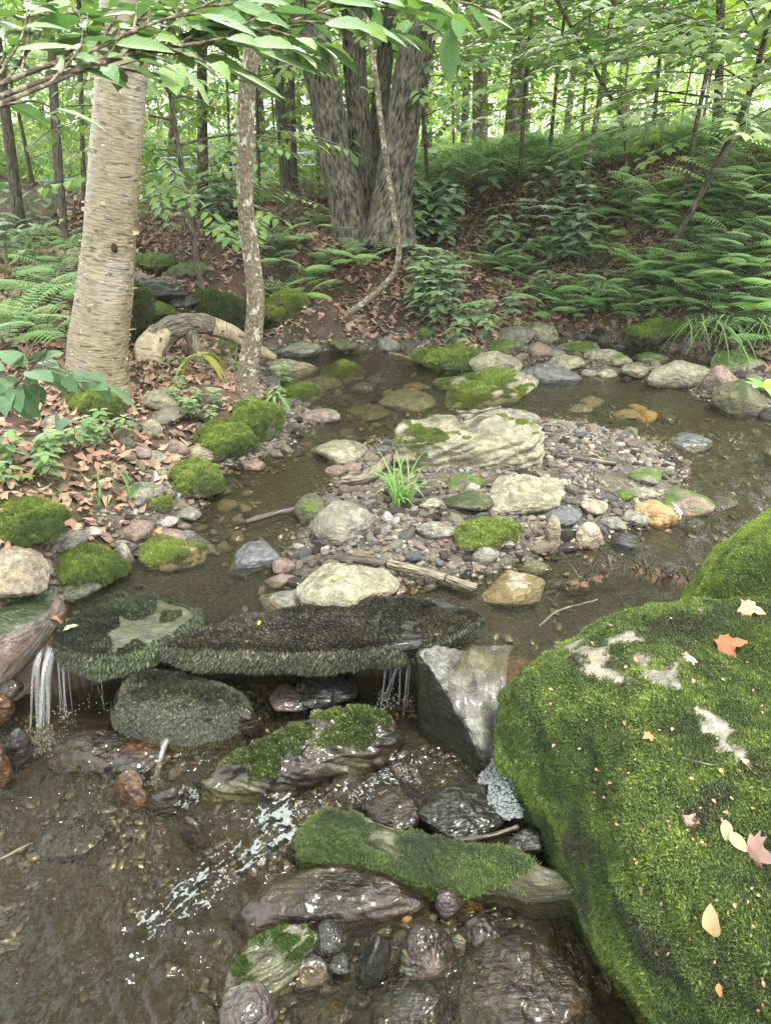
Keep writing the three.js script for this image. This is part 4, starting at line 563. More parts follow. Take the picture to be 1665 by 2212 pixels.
// ------------------------------------------------------------------ stems, leaves, ferns
function limb(pts, radii, o = {}) { // a tapered, slightly uneven round stem
  const curve = new THREE.CatmullRomCurve3(pts, false, 'centripetal'), n = o.segs ?? 24, m = o.round ?? 10, P = curve.getPoints(n), fr = curve.computeFrenetFrames(n, false), pos = [], uv = [], idx = []; let len = 0; const k = o.seed ?? 1, rough = o.rough ?? .06;
  const R = (t) => { const f = t * (radii.length - 1), i = Math.min(radii.length - 2, Math.floor(f)); return lerp(radii[i], radii[i + 1], f - i); };
  for (let i = 0; i <= n; i++) { if (i) len += P[i].distanceTo(P[i - 1]); const r = R(i / n);
    for (let j = 0; j <= m; j++) { const a = j / m * 6.28319, c = Math.cos(a), s = Math.sin(a); let q = r * (1 + rough * 2 * fbm(c * 1.3 + k * 3.7, len * (o.nf ?? 4), s * 1.3, 3)); if (o.flare) q *= 1 + o.flare * Math.pow(1 - i / n, o.flarePow ?? 8) * (1 + .55 * Math.sin(a * 4 + k) * (o.fluted ?? .6)); if (o.flute) q *= 1 + o.flute * noise(c * 2.2 + k, len * .5, s * 2.2);
      pos.push(P[i].x + (fr.normals[i].x * c + fr.binormals[i].x * s) * q, P[i].y + (fr.normals[i].y * c + fr.binormals[i].y * s) * q, P[i].z + (fr.normals[i].z * c + fr.binormals[i].z * s) * q); uv.push(j / m * r * 6.28, len); } }
  for (let i = 0; i < n; i++) for (let j = 0; j < m; j++) { const a = i * (m + 1) + j, b = a + 1, c = a + m + 1, d = c + 1; idx.push(a, b, c, b, d, c); }
  if (o.cap !== false) for (const [row, flip] of [[0, 1], [n, 0]]) { const at = pos.length / 3; pos.push(P[row].x, P[row].y, P[row].z); uv.push(0, 0); for (let j = 0; j < m; j++) { const a = row * (m + 1) + j; flip ? idx.push(at, a + 1, a) : idx.push(at, a, a + 1); } }
  const g = new THREE.BufferGeometry(); g.setAttribute('position', new THREE.Float32BufferAttribute(pos, 3)); g.setAttribute('uv', new THREE.Float32BufferAttribute(uv, 2)); g.setIndex(idx); g.computeVertexNormals(); return g;
}
// one leaf blade along +z from its stalk, upper face to +y
function blade(len, wid, o = {}) {
  const n = o.segs ?? 6, pos = [], uv = [], idx = [], fold = o.fold ?? .25, droop = o.droop ?? .25, tip = o.tip ?? 1;
  for (let i = 0; i <= n; i++) { const t = i / n, w = wid / 2 * Math.pow(Math.sin(Math.PI * Math.pow(t, .78)), .8 * tip) * (i === n ? 0 : 1) * (1 + (o.tooth ?? 0) * (i % 2 ? 1 : -1)), z = len * t * (1 - droop * t * .18), y = -droop * len * t * t * .5; const wv = (o.wave ?? 0) * Math.sin(i * 2.1) * wid; pos.push(-w, y + fold * w + wv, z, 0, y, z, w, y + fold * w - wv, z); const s = w / wid; uv.push(.5 - s, t, .5, t, .5 + s, t); }
  for (let i = 0; i < n; i++) { const a = i * 3; idx.push(a, a + 3, a + 1, a + 1, a + 3, a + 4, a + 1, a + 4, a + 2, a + 2, a + 4, a + 5); }
  const g = new THREE.BufferGeometry(); g.setAttribute('position', new THREE.Float32BufferAttribute(pos, 3)); g.setAttribute('uv', new THREE.Float32BufferAttribute(uv, 2)); g.setIndex(idx); g.computeVertexNormals(); return g;
}
function lobed(size, o = {}) { // a maple leaf, stalk at the origin, along +z
  const rim = [[0, 0], [.16, -.04], [.42, -.10], [.36, .10], [.62, .22], [.46, .34], [.56, .52], [.34, .50], [.22, .56], [.20, .74], [0, 1.05]], out = [...rim, ...rim.slice(1, -1).reverse().map(([x, z]) => [-x, z])], pos = [0, .0, .38 * size], uv = [.5, .4], idx = [], curl = o.curl ?? .1;
  for (const [x, z] of out) { pos.push(x * size, (-curl * (x * x * 2 + (z - .4) ** 2) + (o.wave ?? 0) * Math.sin(x * 9 + z * 7)) * size, z * size); uv.push(.5 + x * .7, z * .9); }
  for (let i = 0; i < out.length; i++) idx.push(0, 1 + (i + 1) % out.length, 1 + i); // seen from above
  const g = new THREE.BufferGeometry(); g.setAttribute('position', new THREE.Float32BufferAttribute(pos, 3)); g.setAttribute('uv', new THREE.Float32BufferAttribute(uv, 2)); g.setIndex(idx); g.computeVertexNormals(); return g;
}
const tinted = (g, c) => { const a = new Float32Array(g.attributes.position.count * 3); for (let i = 0; i < a.length; i += 3) a.set(c, i); g.setAttribute('color', new THREE.BufferAttribute(a, 3)); return g; };
const placedGeo = (g, m) => { const c = g.clone(); c.applyMatrix4(m); return c; };
const aim = (p, dir, upHint = V(0, 1, 0), roll = 0, s = 1) => { const z = dir.clone().normalize(); let x = upHint.clone().cross(z); if (x.lengthSq() < 1e-4) x = V(1, 0, 0); x.normalize(); let y = z.clone().cross(x); if (roll) { const c = Math.cos(roll), q = Math.sin(roll), x2 = x.clone().multiplyScalar(c).addScaledVector(y, q); y = z.clone().cross(x2); x = x2; } return basis(p, x, y, z, s); };
const GREEN = [[.14, .28, .04], [.18, .33, .045], [.115, .25, .05], [.23, .37, .05], [.14, .30, .07]];
const MAPLE = lobed(.095, { curl: .25 }), SMALL = blade(.085, .046, { segs: 3, droop: .3 }), LONG = blade(.11, .055, { segs: 4, droop: .4 });
// a flat leafy spray, twig along +z
function spray(seed, kind) {
  const r = rng(seed), gs = [], n = kind === 'maple' ? 9 : 13, len = kind === 'maple' ? .46 : .5;
  gs.push(tinted(limb([V(0, 0, 0), V(.01, .015, len * .5), V(0, -.02, len)], [.004, .002], { segs: 4, round: 3, cap: false }), [.07, .06, .035]));
  for (let i = 0; i < n; i++) { const t = .12 + .88 * i / (n - 1), side = i % 2 ? 1 : -1, end = i === n - 1, a = end ? 0 : side * (.75 + .5 * r()), dir = V(Math.sin(a), -.12 - .35 * r(), Math.cos(a)), p = V(side * .004, .015 - .035 * t, len * t), c = GREEN[Math.floor(r() * 5)], f = .8 + .5 * r(); const base = kind === 'maple' ? MAPLE : kind === 'long' ? LONG : SMALL; if (kind === 'maple') p.addScaledVector(dir, .05); gs.push(tinted(placedGeo(base, aim(p, dir, V((r() - .5) * .6, 1, (r() - .5) * .6), 0, .75 + .45 * r())), c.map((x) => x * f))); }
  return mergeGeometries(gs.map((g) => { const q = g.toNonIndexed(); return q; }));
}
const SPRAY = { beech: [1, 2, 3].map((s) => spray(s, 'beech')), maple: [11, 12, 13].map((s) => spray(s, 'maple')), long: [21, 22].map((s) => spray(s, 'long')) };
// leaves on a set of twig ends: one instanced crown per spray variant would split the crown, so each tree keeps one variant
function crownOf(parent, name, kind, variant, list, tone = [1, 1, 1], r = Math.random) { const mats = [], cols = []; for (const [p, dir, s] of list) { mats.push(aim(p, dir, V((r() - .5) * .5, 1, (r() - .5) * .5), 0, s)); const f = .75 + .55 * r(), y = r() * .25; cols.push(C(tone[0] * f * (1 + y), tone[1] * f, tone[2] * f * (1 - y))); } const set = SPRAY[kind]; return copies(parent, name, set[variant % set.length], M.leaf, mats, cols); }
// a tree or sapling: path of the trunk in world space; branches leave it between two shares of its length
function tree(o) {
  const r = rng(o.seed ?? 5), g = new THREE.Group(), base = o.path[0].clone(); g.position.copy(base);
  const path = o.path.map((p) => p.clone().sub(base)); path[0].y -= .12;
  part(g, 'trunk', limb(path, o.radii, { segs: o.segs ?? 26, round: o.round ?? 12, seed: o.seed, rough: o.rough ?? .08, flare: o.flare ?? .5, flarePow: o.flarePow ?? 14, flute: o.flute ?? 0 }), o.mat ?? M.barkFar);
  const curve = new THREE.CatmullRomCurve3(path, false, 'centripetal'), sub = [], leaves = [], nb = o.branches ?? 14, [t0, t1] = o.from ?? [.3, 1], reach = o.reach ?? 1.2, per = o.per ?? 6;
  for (let i = 0; i < nb; i++) {
    const t = lerp(t0, t1, (i + r()) / nb), p = curve.getPointAt(clamp(t)), a = i * 2.4 + r() * 1.2 + (o.turn ?? 0), rl = reach * (.55 + .6 * r()) * (o.taperCrown ? 1.15 - .8 * (t - t0) / (t1 - t0) : 1); let dx = Math.cos(a), dz = Math.sin(a); if (o.lean) { dx += o.lean[0]; dz += o.lean[1]; const q = Math.hypot(dx, dz) || 1; dx /= q; dz /= q; }
    const rise = (o.rise ?? .25) * (.4 + r()), pts = [p.clone(), V(p.x + dx * rl * .45, p.y + rise * rl * .7, p.z + dz * rl * .45), V(p.x + dx * rl, p.y + rise * rl * .75 - .08 * rl, p.z + dz * rl)], br = Math.max(.003, (o.branchR ?? .012) * (.6 + .6 * r()));
    if (o.bare !== true) sub.push(limb(pts, [br, br * .6, br * .25], { segs: 6, round: 5, seed: i, cap: false }));
    const c = new THREE.CatmullRomCurve3(pts); for (let k = 0; k < per; k++) { const u = .25 + .75 * (k + r()) / per, q = c.getPoint(clamp(u)), b = Math.atan2(dz, dx) + (r() - .5) * 2.4, sp = o.spread ?? .25; q.x += (r() - .5) * sp; q.z += (r() - .5) * sp; q.y += (r() - .5) * sp * .6; leaves.push([q, V(Math.cos(b), -.05 - .35 * r(), Math.sin(b)), (o.leafScale ?? 1) * (.7 + .6 * r())]); }
  }
  if (sub.length) part(g, 'branches', mergeGeometries(sub), o.branchMat ?? o.mat ?? M.twig);
  crownOf(g, 'crown', o.kind ?? 'beech', o.seed ?? 0, leaves, o.tone, r);
  return put(g, o.name ?? 'tree', o.label, o.category ?? 'tree', o.group);
}
// ferns
function frond(seed, L0 = .5) {
  const r = rng(seed), pos = [], col = [], n = 17, arch = .5 + .25 * r(), quad = (a, b, c, k) => { pos.push(...a, ...b, ...c); for (let i = 0; i < 3; i++) col.push(...k); };
  const at = (t) => { const e = 1.15 - arch * 1.5 * t; let y = 0, z = 0; const m = 10; for (let i = 0; i < m; i++) { const q = t * (i + .5) / m, an = 1.15 - arch * 1.9 * q; y += Math.sin(an) * t * L0 / m; z += Math.cos(an) * t * L0 / m; } return [V((r() - .5) * 0, y, z), e]; };
  for (let i = 0; i < n; i++) { const t = .14 + .86 * i / n, [p] = at(t), w = L0 * .21 * Math.pow(Math.sin(Math.PI * Math.pow(.08 + .92 * (1 - i / n), .62)), .9) + .004, k = [.14 + .05 * r(), .30 + .08 * r(), .055 + .02 * r()];
    for (const s of [-1, 1]) { const fwd = .35, m = 6, up = .10 + .08 * r(); for (let j = 0; j < m; j++) { const u0 = j / m, u1 = (j + 1.25) / m, lw = L0 * .026 * (1 - u0 * .75), bx = (u) => [p.x + s * w * u, p.y + w * u * up - w * u * u * .25, p.z + w * u * fwd], A = bx(u0), B = bx(Math.min(1, u1)); quad([A[0], A[1], A[2] - lw * .2], [B[0], B[1], B[2] - lw * .2], [(A[0] + B[0]) / 2 + s * lw * .3, (A[1] + B[1]) / 2 - lw * .1, (A[2] + B[2]) / 2 + lw * 1.1], k); quad([A[0], A[1], A[2] + lw * .1], [B[0], B[1], B[2] + lw * .1], [(A[0] + B[0]) / 2 + s * lw * .3, (A[1] + B[1]) / 2 - lw * .1, (A[2] + B[2]) / 2 - lw * 1.1], k); } } }
  for (let i = 0; i < 8; i++) { const [a] = at(i / 8), [b] = at((i + 1) / 8), w = .0025 * (1 - i / 9); quad([a.x - w, a.y, a.z], [a.x + w, a.y, a.z], [b.x, b.y, b.z], [.09, .11, .03]); quad([a.x, a.y - w, a.z], [a.x, a.y + w, a.z], [b.x, b.y, b.z], [.09, .11, .03]); }
  const g = new THREE.BufferGeometry(); g.setAttribute('position', new THREE.Float32BufferAttribute(pos, 3)); g.setAttribute('color', new THREE.Float32BufferAttribute(col, 3)); g.computeVertexNormals(); return g;
}
const FROND = [31, 32, 33, 34].map((s) => frond(s));
const fernTones = [[1.1, 1.1, 1], [1.4, 1.25, 1], [.95, 1.05, 1]].map((c) => { const m = M.fern.clone(); m.color = C(...c); return m; });
function fern(p, size, seed, label, group, n = 7) {
  const r = rng(seed), g = new THREE.Group(); g.position.copy(p); const tone = fernTones[seed % 3];
  for (let i = 0; i < n; i++) { const m = part(g, 'frond', FROND[Math.floor(r() * 4)], tone); m.rotation.set((r() - .35) * .5, i / n * 6.283 + r() * .7, (r() - .5) * .3, 'YXZ'); const s = size / .5 * (.65 + .5 * r()); m.scale.set(s, s, s); m.position.y = -.01; }
  return put(g, 'fern', label, 'fern', group);
}
// broad-leaved herbs: one rosette or stem of leaves
function herbGeo(seed, o = {}) {
  const r = rng(seed), gs = [], h = o.h ?? .18, tiers = o.tiers ?? 3; gs.push(tinted(limb([V(0, -.02, 0), V(.01, h * .5, .01), V(0, h, 0)], [.003, .002], { segs: 3, round: 4, cap: false }), [.08, .12, .03]));
  for (let i = 0; i < tiers; i++) { const y = h * (.4 + .6 * (i + 1) / tiers), n = o.n ?? 4; for (let k = 0; k < n; k++) { const a = k / n * 6.28 + i * .9 + r() * .6, c = GREEN[Math.floor(r() * 5)], f = .65 + .45 * r(); gs.push(tinted(placedGeo(o.maple ? MAPLE : LONG, aim(V(Math.cos(a) * .01, y, Math.sin(a) * .01), V(Math.cos(a), .1 - .4 * r(), Math.sin(a)), V(0, 1, 0), 0, (o.s ?? .9) * (.7 + .5 * r()))), c.map((x) => x * f))); } }
  return mergeGeometries(gs.map((g) => g.toNonIndexed()));
}
const HERB = [herbGeo(51), herbGeo(52, { h: .26, tiers: 4 }), herbGeo(53, { maple: 1, h: .22, n: 3 }), herbGeo(54, { h: .10, tiers: 1, n: 5, s: .7 })];
function herb(p, s, k, seed, label, group) { const m = new THREE.Mesh(HERB[k], M.leaf); m.position.copy(p); m.rotation.y = seed * 1.7; m.scale.setScalar(s); return put(m, 'leafy_herb', label, 'plant', group); }
function grassTuft(p, n, len, seed, label, mat, spread = .05, hang = 0) {
  const r = rng(seed), g = new THREE.Group(); g.position.copy(p);
  for (let i = 0; i < n; i++) { const a = r() * 6.283, l = len * (.55 + .6 * r()), lean = .25 + .55 * r() + hang, c = Math.cos(a), s = Math.sin(a) * (hang ? 1 : 1) + (hang ? .7 : 0), ox = (r() - .5) * spread, oz = (r() - .5) * spread, pos = [], idx = [], w = .0042 * (.7 + .6 * r()), m = 6; for (let k = 0; k <= m; k++) { const t = k / m, out = lean * l * Math.pow(t, 1.6) * .95, y = l * (t * (1 - lean * .35) - (lean * .55 + hang * .9) * t * t * t); const ww = w * (1 - t * t) + .0002; pos.push(ox + c * out - s * ww, y, oz + s * out + c * ww, ox + c * out, y - ww * .4, oz + s * out, ox + c * out + s * ww, y, oz + s * out - c * ww); if (k < m) { const q = k * 3; idx.push(q, q + 1, q + 3, q + 1, q + 4, q + 3, q + 1, q + 2, q + 4, q + 2, q + 5, q + 4); } } const geo = new THREE.BufferGeometry(); geo.setAttribute('position', new THREE.Float32BufferAttribute(pos, 3)); geo.setIndex(idx); geo.computeVertexNormals(); part(g, 'grass_blade', geo, mat); }
  return put(g, 'grass_tuft', label, 'grass');
}

// ------------------------------------------------------------------ named trees
const trunkPath = (base, d, pts, up) => { const a = [base, ...pts.map(([x, y, dd]) => away(x, y, dd ?? d))]; const e = a[a.length - 1], f = a[a.length - 2], v = e.clone().sub(f).normalize(); for (const h of up ?? []) a.push(e.clone().addScaledVector(v, h)); return a; };
{ // the birch
  const b = ground(205, 842), d = -b.z, path = trunkPath(b, d, [[212, 760], [228, 620], [240, 480], [253, 300], [266, 120], [272, 0]], [.9, 2.4, 4]), u = unit(b), g = new THREE.Group(); g.position.copy(b); const P = path.map((p) => p.clone().sub(b)); P[0].y -= .1;
  const radii = [72, 62, 55, 50, 47, 45, 43, 42, 40, 34, 26].map((x) => x * u), trunk = part(g, 'trunk', limb(P, radii, { segs: 120, round: 48, rough: .035, seed: 3, flare: .25, flarePow: 26, nf: 3 }), M.birch);
  // curls of torn bark standing off the trunk, mostly along its edges
  const r = rng(99), curve = new THREE.CatmullRomCurve3(P, false, 'centripetal'), curls = [];
  for (let i = 0; i < 420; i++) { const t = .02 + .62 * r(), c = curve.getPoint(t), a = r() * 6.283, rf = t * 10, ri = Math.floor(rf), rad = lerp(radii[ri], radii[ri + 1], rf - ri), out = V(Math.cos(a), 0, Math.sin(a)), tan = V(-Math.sin(a), 0, Math.cos(a)), w = .003 + .012 * r() * r(), l = .008 + .032 * r() * r(), pos = [], idx = [], m = 5, p0 = c.clone().addScaledVector(out, rad * .975), tilt = (r() - .5) * .7, side = r() < .5 ? 1 : -1;
    const v = V(0, 1, 0).multiplyScalar(Math.cos(tilt + 1.3 * (r() < .4))).addScaledVector(tan, Math.sin(tilt + .2)); for (let k = 0; k <= m; k++) { const s = k / m, an = s * (1.2 + 2.4 * r()), o = l * .45 * (1 - Math.cos(an)) , q = p0.clone().addScaledVector(out, .002 + o).addScaledVector(tan, side * l * s * (1 - s * .4)), ww = w * (1 - .5 * s * r()); pos.push(q.x - v.x * ww, q.y - v.y * ww, q.z - v.z * ww, q.x + v.x * ww, q.y + v.y * ww, q.z + v.z * ww); if (k < m) { const e = k * 2; idx.push(e, e + 1, e + 2, e + 1, e + 3, e + 2); } }
    const q = new THREE.BufferGeometry(); q.setAttribute('position', new THREE.Float32BufferAttribute(pos, 3)); q.setIndex(idx); q.computeVertexNormals(); curls.push(q); }
  part(g, 'peeling_bark', mergeGeometries(curls), M.birchCurl, 'stuff');
  const knot = blockGeo({ seed: 77, sx: .016, sy: .022, sz: .012, detail: 5, stone: 'brown' }), kp = away(266, 530, d).sub(b); kp.z += radii[3] * .96; const km = part(g, 'knot', knot, M.rock); km.position.copy(kp);
  const r2 = rng(31), leaves = []; for (let i = 0; i < 36; i++) leaves.push([V(.4 + (r2() - .5) * 3.2, 4.1 + 2.4 * r2(), (r2() - .5) * 3.2), V(r2() - .5, -.3, r2() - .5), 1.1]); crownOf(g, 'crown', 'beech', 1, leaves, [1, 1, 1], r2);
  put(g, 'birch_tree', 'thick pale birch with peeling papery bark on the left bank', 'tree');
}
{ // the lichen-barked small tree
  const b = ground(528, 848), d = -b.z, u = unit(b);
  tree({ name: 'small_tree', label: 'slender grey tree blotched with white lichen leaning by the stream', path: trunkPath(b, d, [[536, 800], [548, 720], [552, 640], [544, 560], [533, 480], [529, 400], [530, 300], [533, 200], [545, 110], [560, 0]], [.6, 1.4]), radii: [24, 21, 19, 18, 17, 16.5, 16, 16, 16, 15, 13, 9, 5].map((x) => x * u), mat: M.barkSmooth, segs: 70, round: 20, rough: .09, flare: .5, flarePow: 22, branches: 14, from: [.86, 1], reach: .7, per: 5, branchMat: M.twig, seed: 8, rise: .5, kind: 'beech' });
}
// the clump of old maples: four stems from one foot, one tree
{
  const foot = ground(775, 525), d = -foot.z, u = unit(foot), g = new THREE.Group(); g.position.copy(foot);
  const stems = [[[[770, 525], [748, 430], [722, 330], [698, 180], [672, 60], [655, -20]], [42, 36, 34, 33, 32, 32], 0], [[[785, 500], [785, 420], [778, 300], [768, 150], [760, -20]], [30, 27, 25, 23, 22], .25], [[[800, 470], [808, 380], [818, 260], [830, 140], [842, -20]], [26, 22, 19, 17, 16], .45], [[[840, 470], [850, 400], [868, 280], [888, 150], [912, 40], [928, -20]], [46, 38, 35, 34, 33, 33], -.1]];
  stems.forEach(([pts, rad, back], i) => { const P = pts.map(([x, y], k) => away(x, y, d + back + k * .03).sub(foot)); P[0].y -= .25; const v = P[P.length - 1].clone().sub(P[P.length - 2]).normalize(); P.push(P[P.length - 1].clone().addScaledVector(v, 2), P[P.length - 1].clone().addScaledVector(v, 5)); part(g, 'trunk', limb(P, [...rad, rad[rad.length - 1] * .8, 8].map((x) => x * u), { segs: 70, round: 28, rough: .10, flute: .10, seed: 20 + i, flare: .5, flarePow: 18, nf: 2 }), M.bark); });
  const r = rng(12), leaves = []; for (let i = 0; i < 420; i++) { const a = r() * 6.28, q = 3.8 * Math.sqrt(r()); leaves.push([V(Math.cos(a) * q - .6, 5.6 + 3.4 * r(), Math.sin(a) * q + 1.9), V(Math.cos(a), -.3, Math.sin(a)), 2]); } crownOf(g, 'crown', 'maple', 1, leaves, [1, 1, 1], r);
  put(g, 'maple_clump', 'old furrowed maple with several trunks rising from one foot on the bank', 'tree');
}
{ // crooked thin tree that bows down to the stream
  const pts = [[578, 752, 5.45], [640, 735, 5.5], [700, 705, 5.6], [770, 665, 5.75], [820, 625, 5.85], [852, 588, 5.95], [862, 540, 5.95], [850, 450, 6], [838, 370, 6], [822, 260, 6], [812, 170, 6], [795, 60, 6], [785, -60, 6]].map((a) => away(...a)), b = pts[0].clone(), u = unit(b), g = new THREE.Group(); g.position.copy(b);
  part(g, 'trunk', limb(pts.map((p) => p.clone().sub(b)), [4, 6, 7, 7.5, 7.5, 7.5, 7, 6.5, 6, 6, 6, 5, 4].map((x) => x * u), { segs: 90, round: 9, rough: .1, seed: 6 }), M.barkSmooth);
  for (const [list, i] of [[[[700, 705, 5.6], [670, 722, 5.5], [650, 760, 5.4]], 1], [[[650, 733, 5.5], [690, 745, 5.45], [722, 770, 5.4]], 2], [[[795, 645, 5.8], [740, 655, 5.7], [678, 652, 5.7]], 3]]) part(g, 'branch', limb(list.map((a) => away(...a).sub(b)), [.008, .006, .003], { segs: 10, round: 6, seed: i }), M.twig);
  put(g, 'crooked_tree', 'thin crooked pale sapling bowing down to the water from the fern bank', 'tree');
}
{ // leaning dark sapling on the right with maple leaves
  const p = [[1418, 562, 5.9], [1480, 478, 5.85], [1540, 370, 5.8], [1590, 270, 5.7], [1622, 190, 5.6], [1650, 90, 5.5], [1680, -40, 5.4]].map((a) => away(...a)), b = p[0].clone();
  tree({ name: 'leaning_sapling', label: 'dark thin maple sapling leaning to the right over the fern slope', path: p, radii: [.027, .025, .024, .022, .02, .017, .012], mat: M.barkDark, segs: 40, round: 9, rough: .1, branches: 18, from: [.55, 1], reach: 1.6, per: 6, kind: 'maple', seed: 14, lean: [-.9, .5], rise: .15, leafScale: .95, spread: .5, branchR: .008, tone: [1.05, 1, 1.1] });
}
const M2 = { smooth: M.barkFar, dark: M.barkDark };
const listed = [ // label, foot, then points up the trunk, width, bark, extra distance
  ['dark slim trunk at the far left, its foot in brown leaves', 42, 512, [[30, 380], [12, 240], [-10, 60]], 22, 'barkDark'],
  ['slim grey trunk second from the far left edge', 142, 548, [[132, 400], [122, 240], [112, 60]], 13, 'barkDark'],
  ['thin dark trunk close beside the slim grey one at left', 128, 450, [[120, 330], [112, 180], [108, 40]], 12, 'barkDark'],
  ['thin dark pole left of the birch trunk', 182, 462, [[180, 360], [176, 220], [172, 60]], 10, 'barkDark'],
  ['pale reddish trunk just right of the birch', 366, 440, [[372, 330], [376, 180], [370, 20]], 18, 'barkFar'],
  ['straight pale trunk between the birch and the small tree', 436, 492, [[438, 360], [437, 200], [437, 40]], 22, 'barkFar'],
  ['grey trunk just right of the lichen-barked small tree', 622, 425, [[612, 320], [602, 180], [592, 20]], 22, 'barkDark'],
  ['thinner trunk paired with the grey one right of the small tree', 636, 408, [[634, 310], [630, 180], [626, 20]], 13, 'barkDark'],
  ['straight brown trunk right of the maple clump', 1037, 362, [[1036, 260], [1037, 140], [1034, -20]], 32, 'barkFar'],
  ['thick brown trunk second right of the maple clump', 1113, 356, [[1116, 260], [1124, 140], [1142, -20]], 38, 'barkFar'],
  ['slim pale trunk between the maple clump and the straight brown trunk', 1003, 358, [[1004, 250], [1008, 130], [1014, -20]], 15, 'barkFar'],
  ['grey trunk behind the maple leaves on the right', 1338, 334, [[1346, 240], [1352, 140], [1358, -20]], 28, 'barkFar'],
  ['slim grey trunk by the bright clearing at the right', 1546, 332, [[1550, 220], [1554, 110], [1556, -20]], 18, 'barkFar'],
  ['leaning thin stem in the maple leaves right of centre', 1262, 392, [[1280, 300], [1300, 180], [1320, 40]], 12, 'barkSmooth'],
  ['curving dark stem among the ferns right of centre', 1338, 440, [[1350, 340], [1345, 260], [1312, 200]], 9, 'barkDark'],
];
listed.forEach(([label, bx, by, pts, w, mat], i) => { let b = ground(bx, by); if (-b.z > 24) { b = away(bx, by, 17 + i % 4); } const d = -b.z, u = unit(b); const path = trunkPath(b, d, pts, [1.2, 3, 5]); if (path[0].y > land(path[0].x, d)) path[0].y = land(path[0].x, d); tree({ name: 'forest_tree', label, path, radii: [w * .54, w * .5, w * .47, w * .45, w * .4, w * .3, 2].map((x) => x * u), mat: M[mat], segs: 30, round: 12, seed: 40 + i, rough: .09, branches: w > 16 ? 12 : 9, from: [.25, .9], reach: w > 16 ? 2.0 : 1.0, per: 6, kind: i % 3 ? 'beech' : 'maple', leafScale: w > 16 ? 1.35 : 1.0, spread: .6, branchR: .012, group: 'trees of the wood' }); });
{ // sapling curving up beside the cascade
  const b = ground(438, 622), d = -b.z; tree({ name: 'sapling', label: 'thin dark green sapling curving up beside the cascade', path: trunkPath(b, d, [[425, 560], [412, 470], [395, 370], [375, 250], [352, 80], [345, -40]], [.8]), radii: [.024, .022, .021, .02, .017, .014, .01, .005], mat: M.barkDark, seed: 61, branches: 22, from: [.2, 1], reach: 1.0, per: 5, rise: .1, kind: 'beech', segs: 40 });
}
// young beeches and maples that fill the middle distance; each stands where the picture shows a bank of leaves
const young = [ // foot across, foot down, extra metres back, height, reach, kind, tone, count of branches
  [560, 470, 0, 2.4, 1.0, 'beech', 0, 'beside the small tree'], [690, 430, 1, 2.6, 1.1, 'beech', 1, 'left of the maple clump'], [500, 430, 2, 3.0, 1.2, 'beech', 2, 'between the birch and the small tree'], [300, 450, 2, 2.8, 1.2, 'beech', 0, 'just right of the birch crown'], [80, 440, 1, 2.2, 1.1, 'beech', 1, 'at the far left slope'], [200, 430, 4, 3.2, 1.3, 'maple', 0, 'left behind the birch'], [20, 420, 4, 3.0, 1.3, 'beech', 2, 'at the left picture edge'],
  [930, 470, 0, 2.0, .9, 'beech', 0, 'in front of the right maple stem'], [905, 410, 1.5, 2.8, 1.2, 'maple', 1, 'touching the right maple stem'], [980, 385, 3, 3.2, 1.3, 'maple', 0, 'between the maple clump and the straight brown trunk'], [1080, 385, 2, 3.0, 1.3, 'beech', 1, 'between the two brown trunks'], [1180, 395, .5, 2.6, 1.3, 'maple', 2, 'right of the thick brown trunk'], [1250, 385, 2.5, 3.2, 1.4, 'maple', 0, 'behind the leaning thin stem'], [1400, 390, 1, 2.8, 1.4, 'maple', 1, 'above the fern slope'], [1500, 380, 4, 3.0, 1.4, 'maple', 1, 'by the bright clearing'], [1640, 390, 2, 3.2, 1.5, 'maple', 0, 'at the right picture edge'], [1590, 380, 6, 3.4, 1.5, 'beech', 1, 'before the bright clearing'],
  [1470, 470, 0, 2.3, 1.2, 'maple', 1, 'left of the leaning dark sapling'], [1690, 480, 0, 2.5, 1.3, 'maple', 0, 'behind the hanging grass at the right picture edge'], [1120, 420, 0, 2.3, 1.1, 'maple', 1, 'above the bare leaf mound'],
  [740, 400, 5, 3.4, 1.4, 'beech', 0, 'behind the maple clump'], [600, 410, 6, 3.6, 1.5, 'maple', 1, 'behind the grey trunk pair'], [420, 420, 6, 3.4, 1.4, 'beech', 0, 'behind the straight pale trunk'], [860, 390, 7, 3.6, 1.4, 'maple', 1, 'seen between the maple stems'], [1130, 380, 7, 3.6, 1.5, 'maple', 0, 'far behind the two brown trunks'], [1330, 380, 7, 3.6, 1.5, 'beech', 1, 'far behind the grey right trunk'], [330, 420, 8, 3.8, 1.5, 'maple', 1, 'far behind the birch'], [120, 410, 8, 3.8, 1.6, 'beech', 0, 'far behind the slim left trunks'], [1450, 380, 9, 4, 1.6, 'maple', 1, 'deep in the bright clearing'], [1680, 380, 8, 4, 1.6, 'maple', 1, 'beyond the right picture edge'], [-60, 410, 6, 3.6, 1.5, 'beech', 1, 'beyond the left picture edge'],
];
const tones = [[1, 1, 1], [1.25, 1.15, .9], [.85, .95, 1.1]];
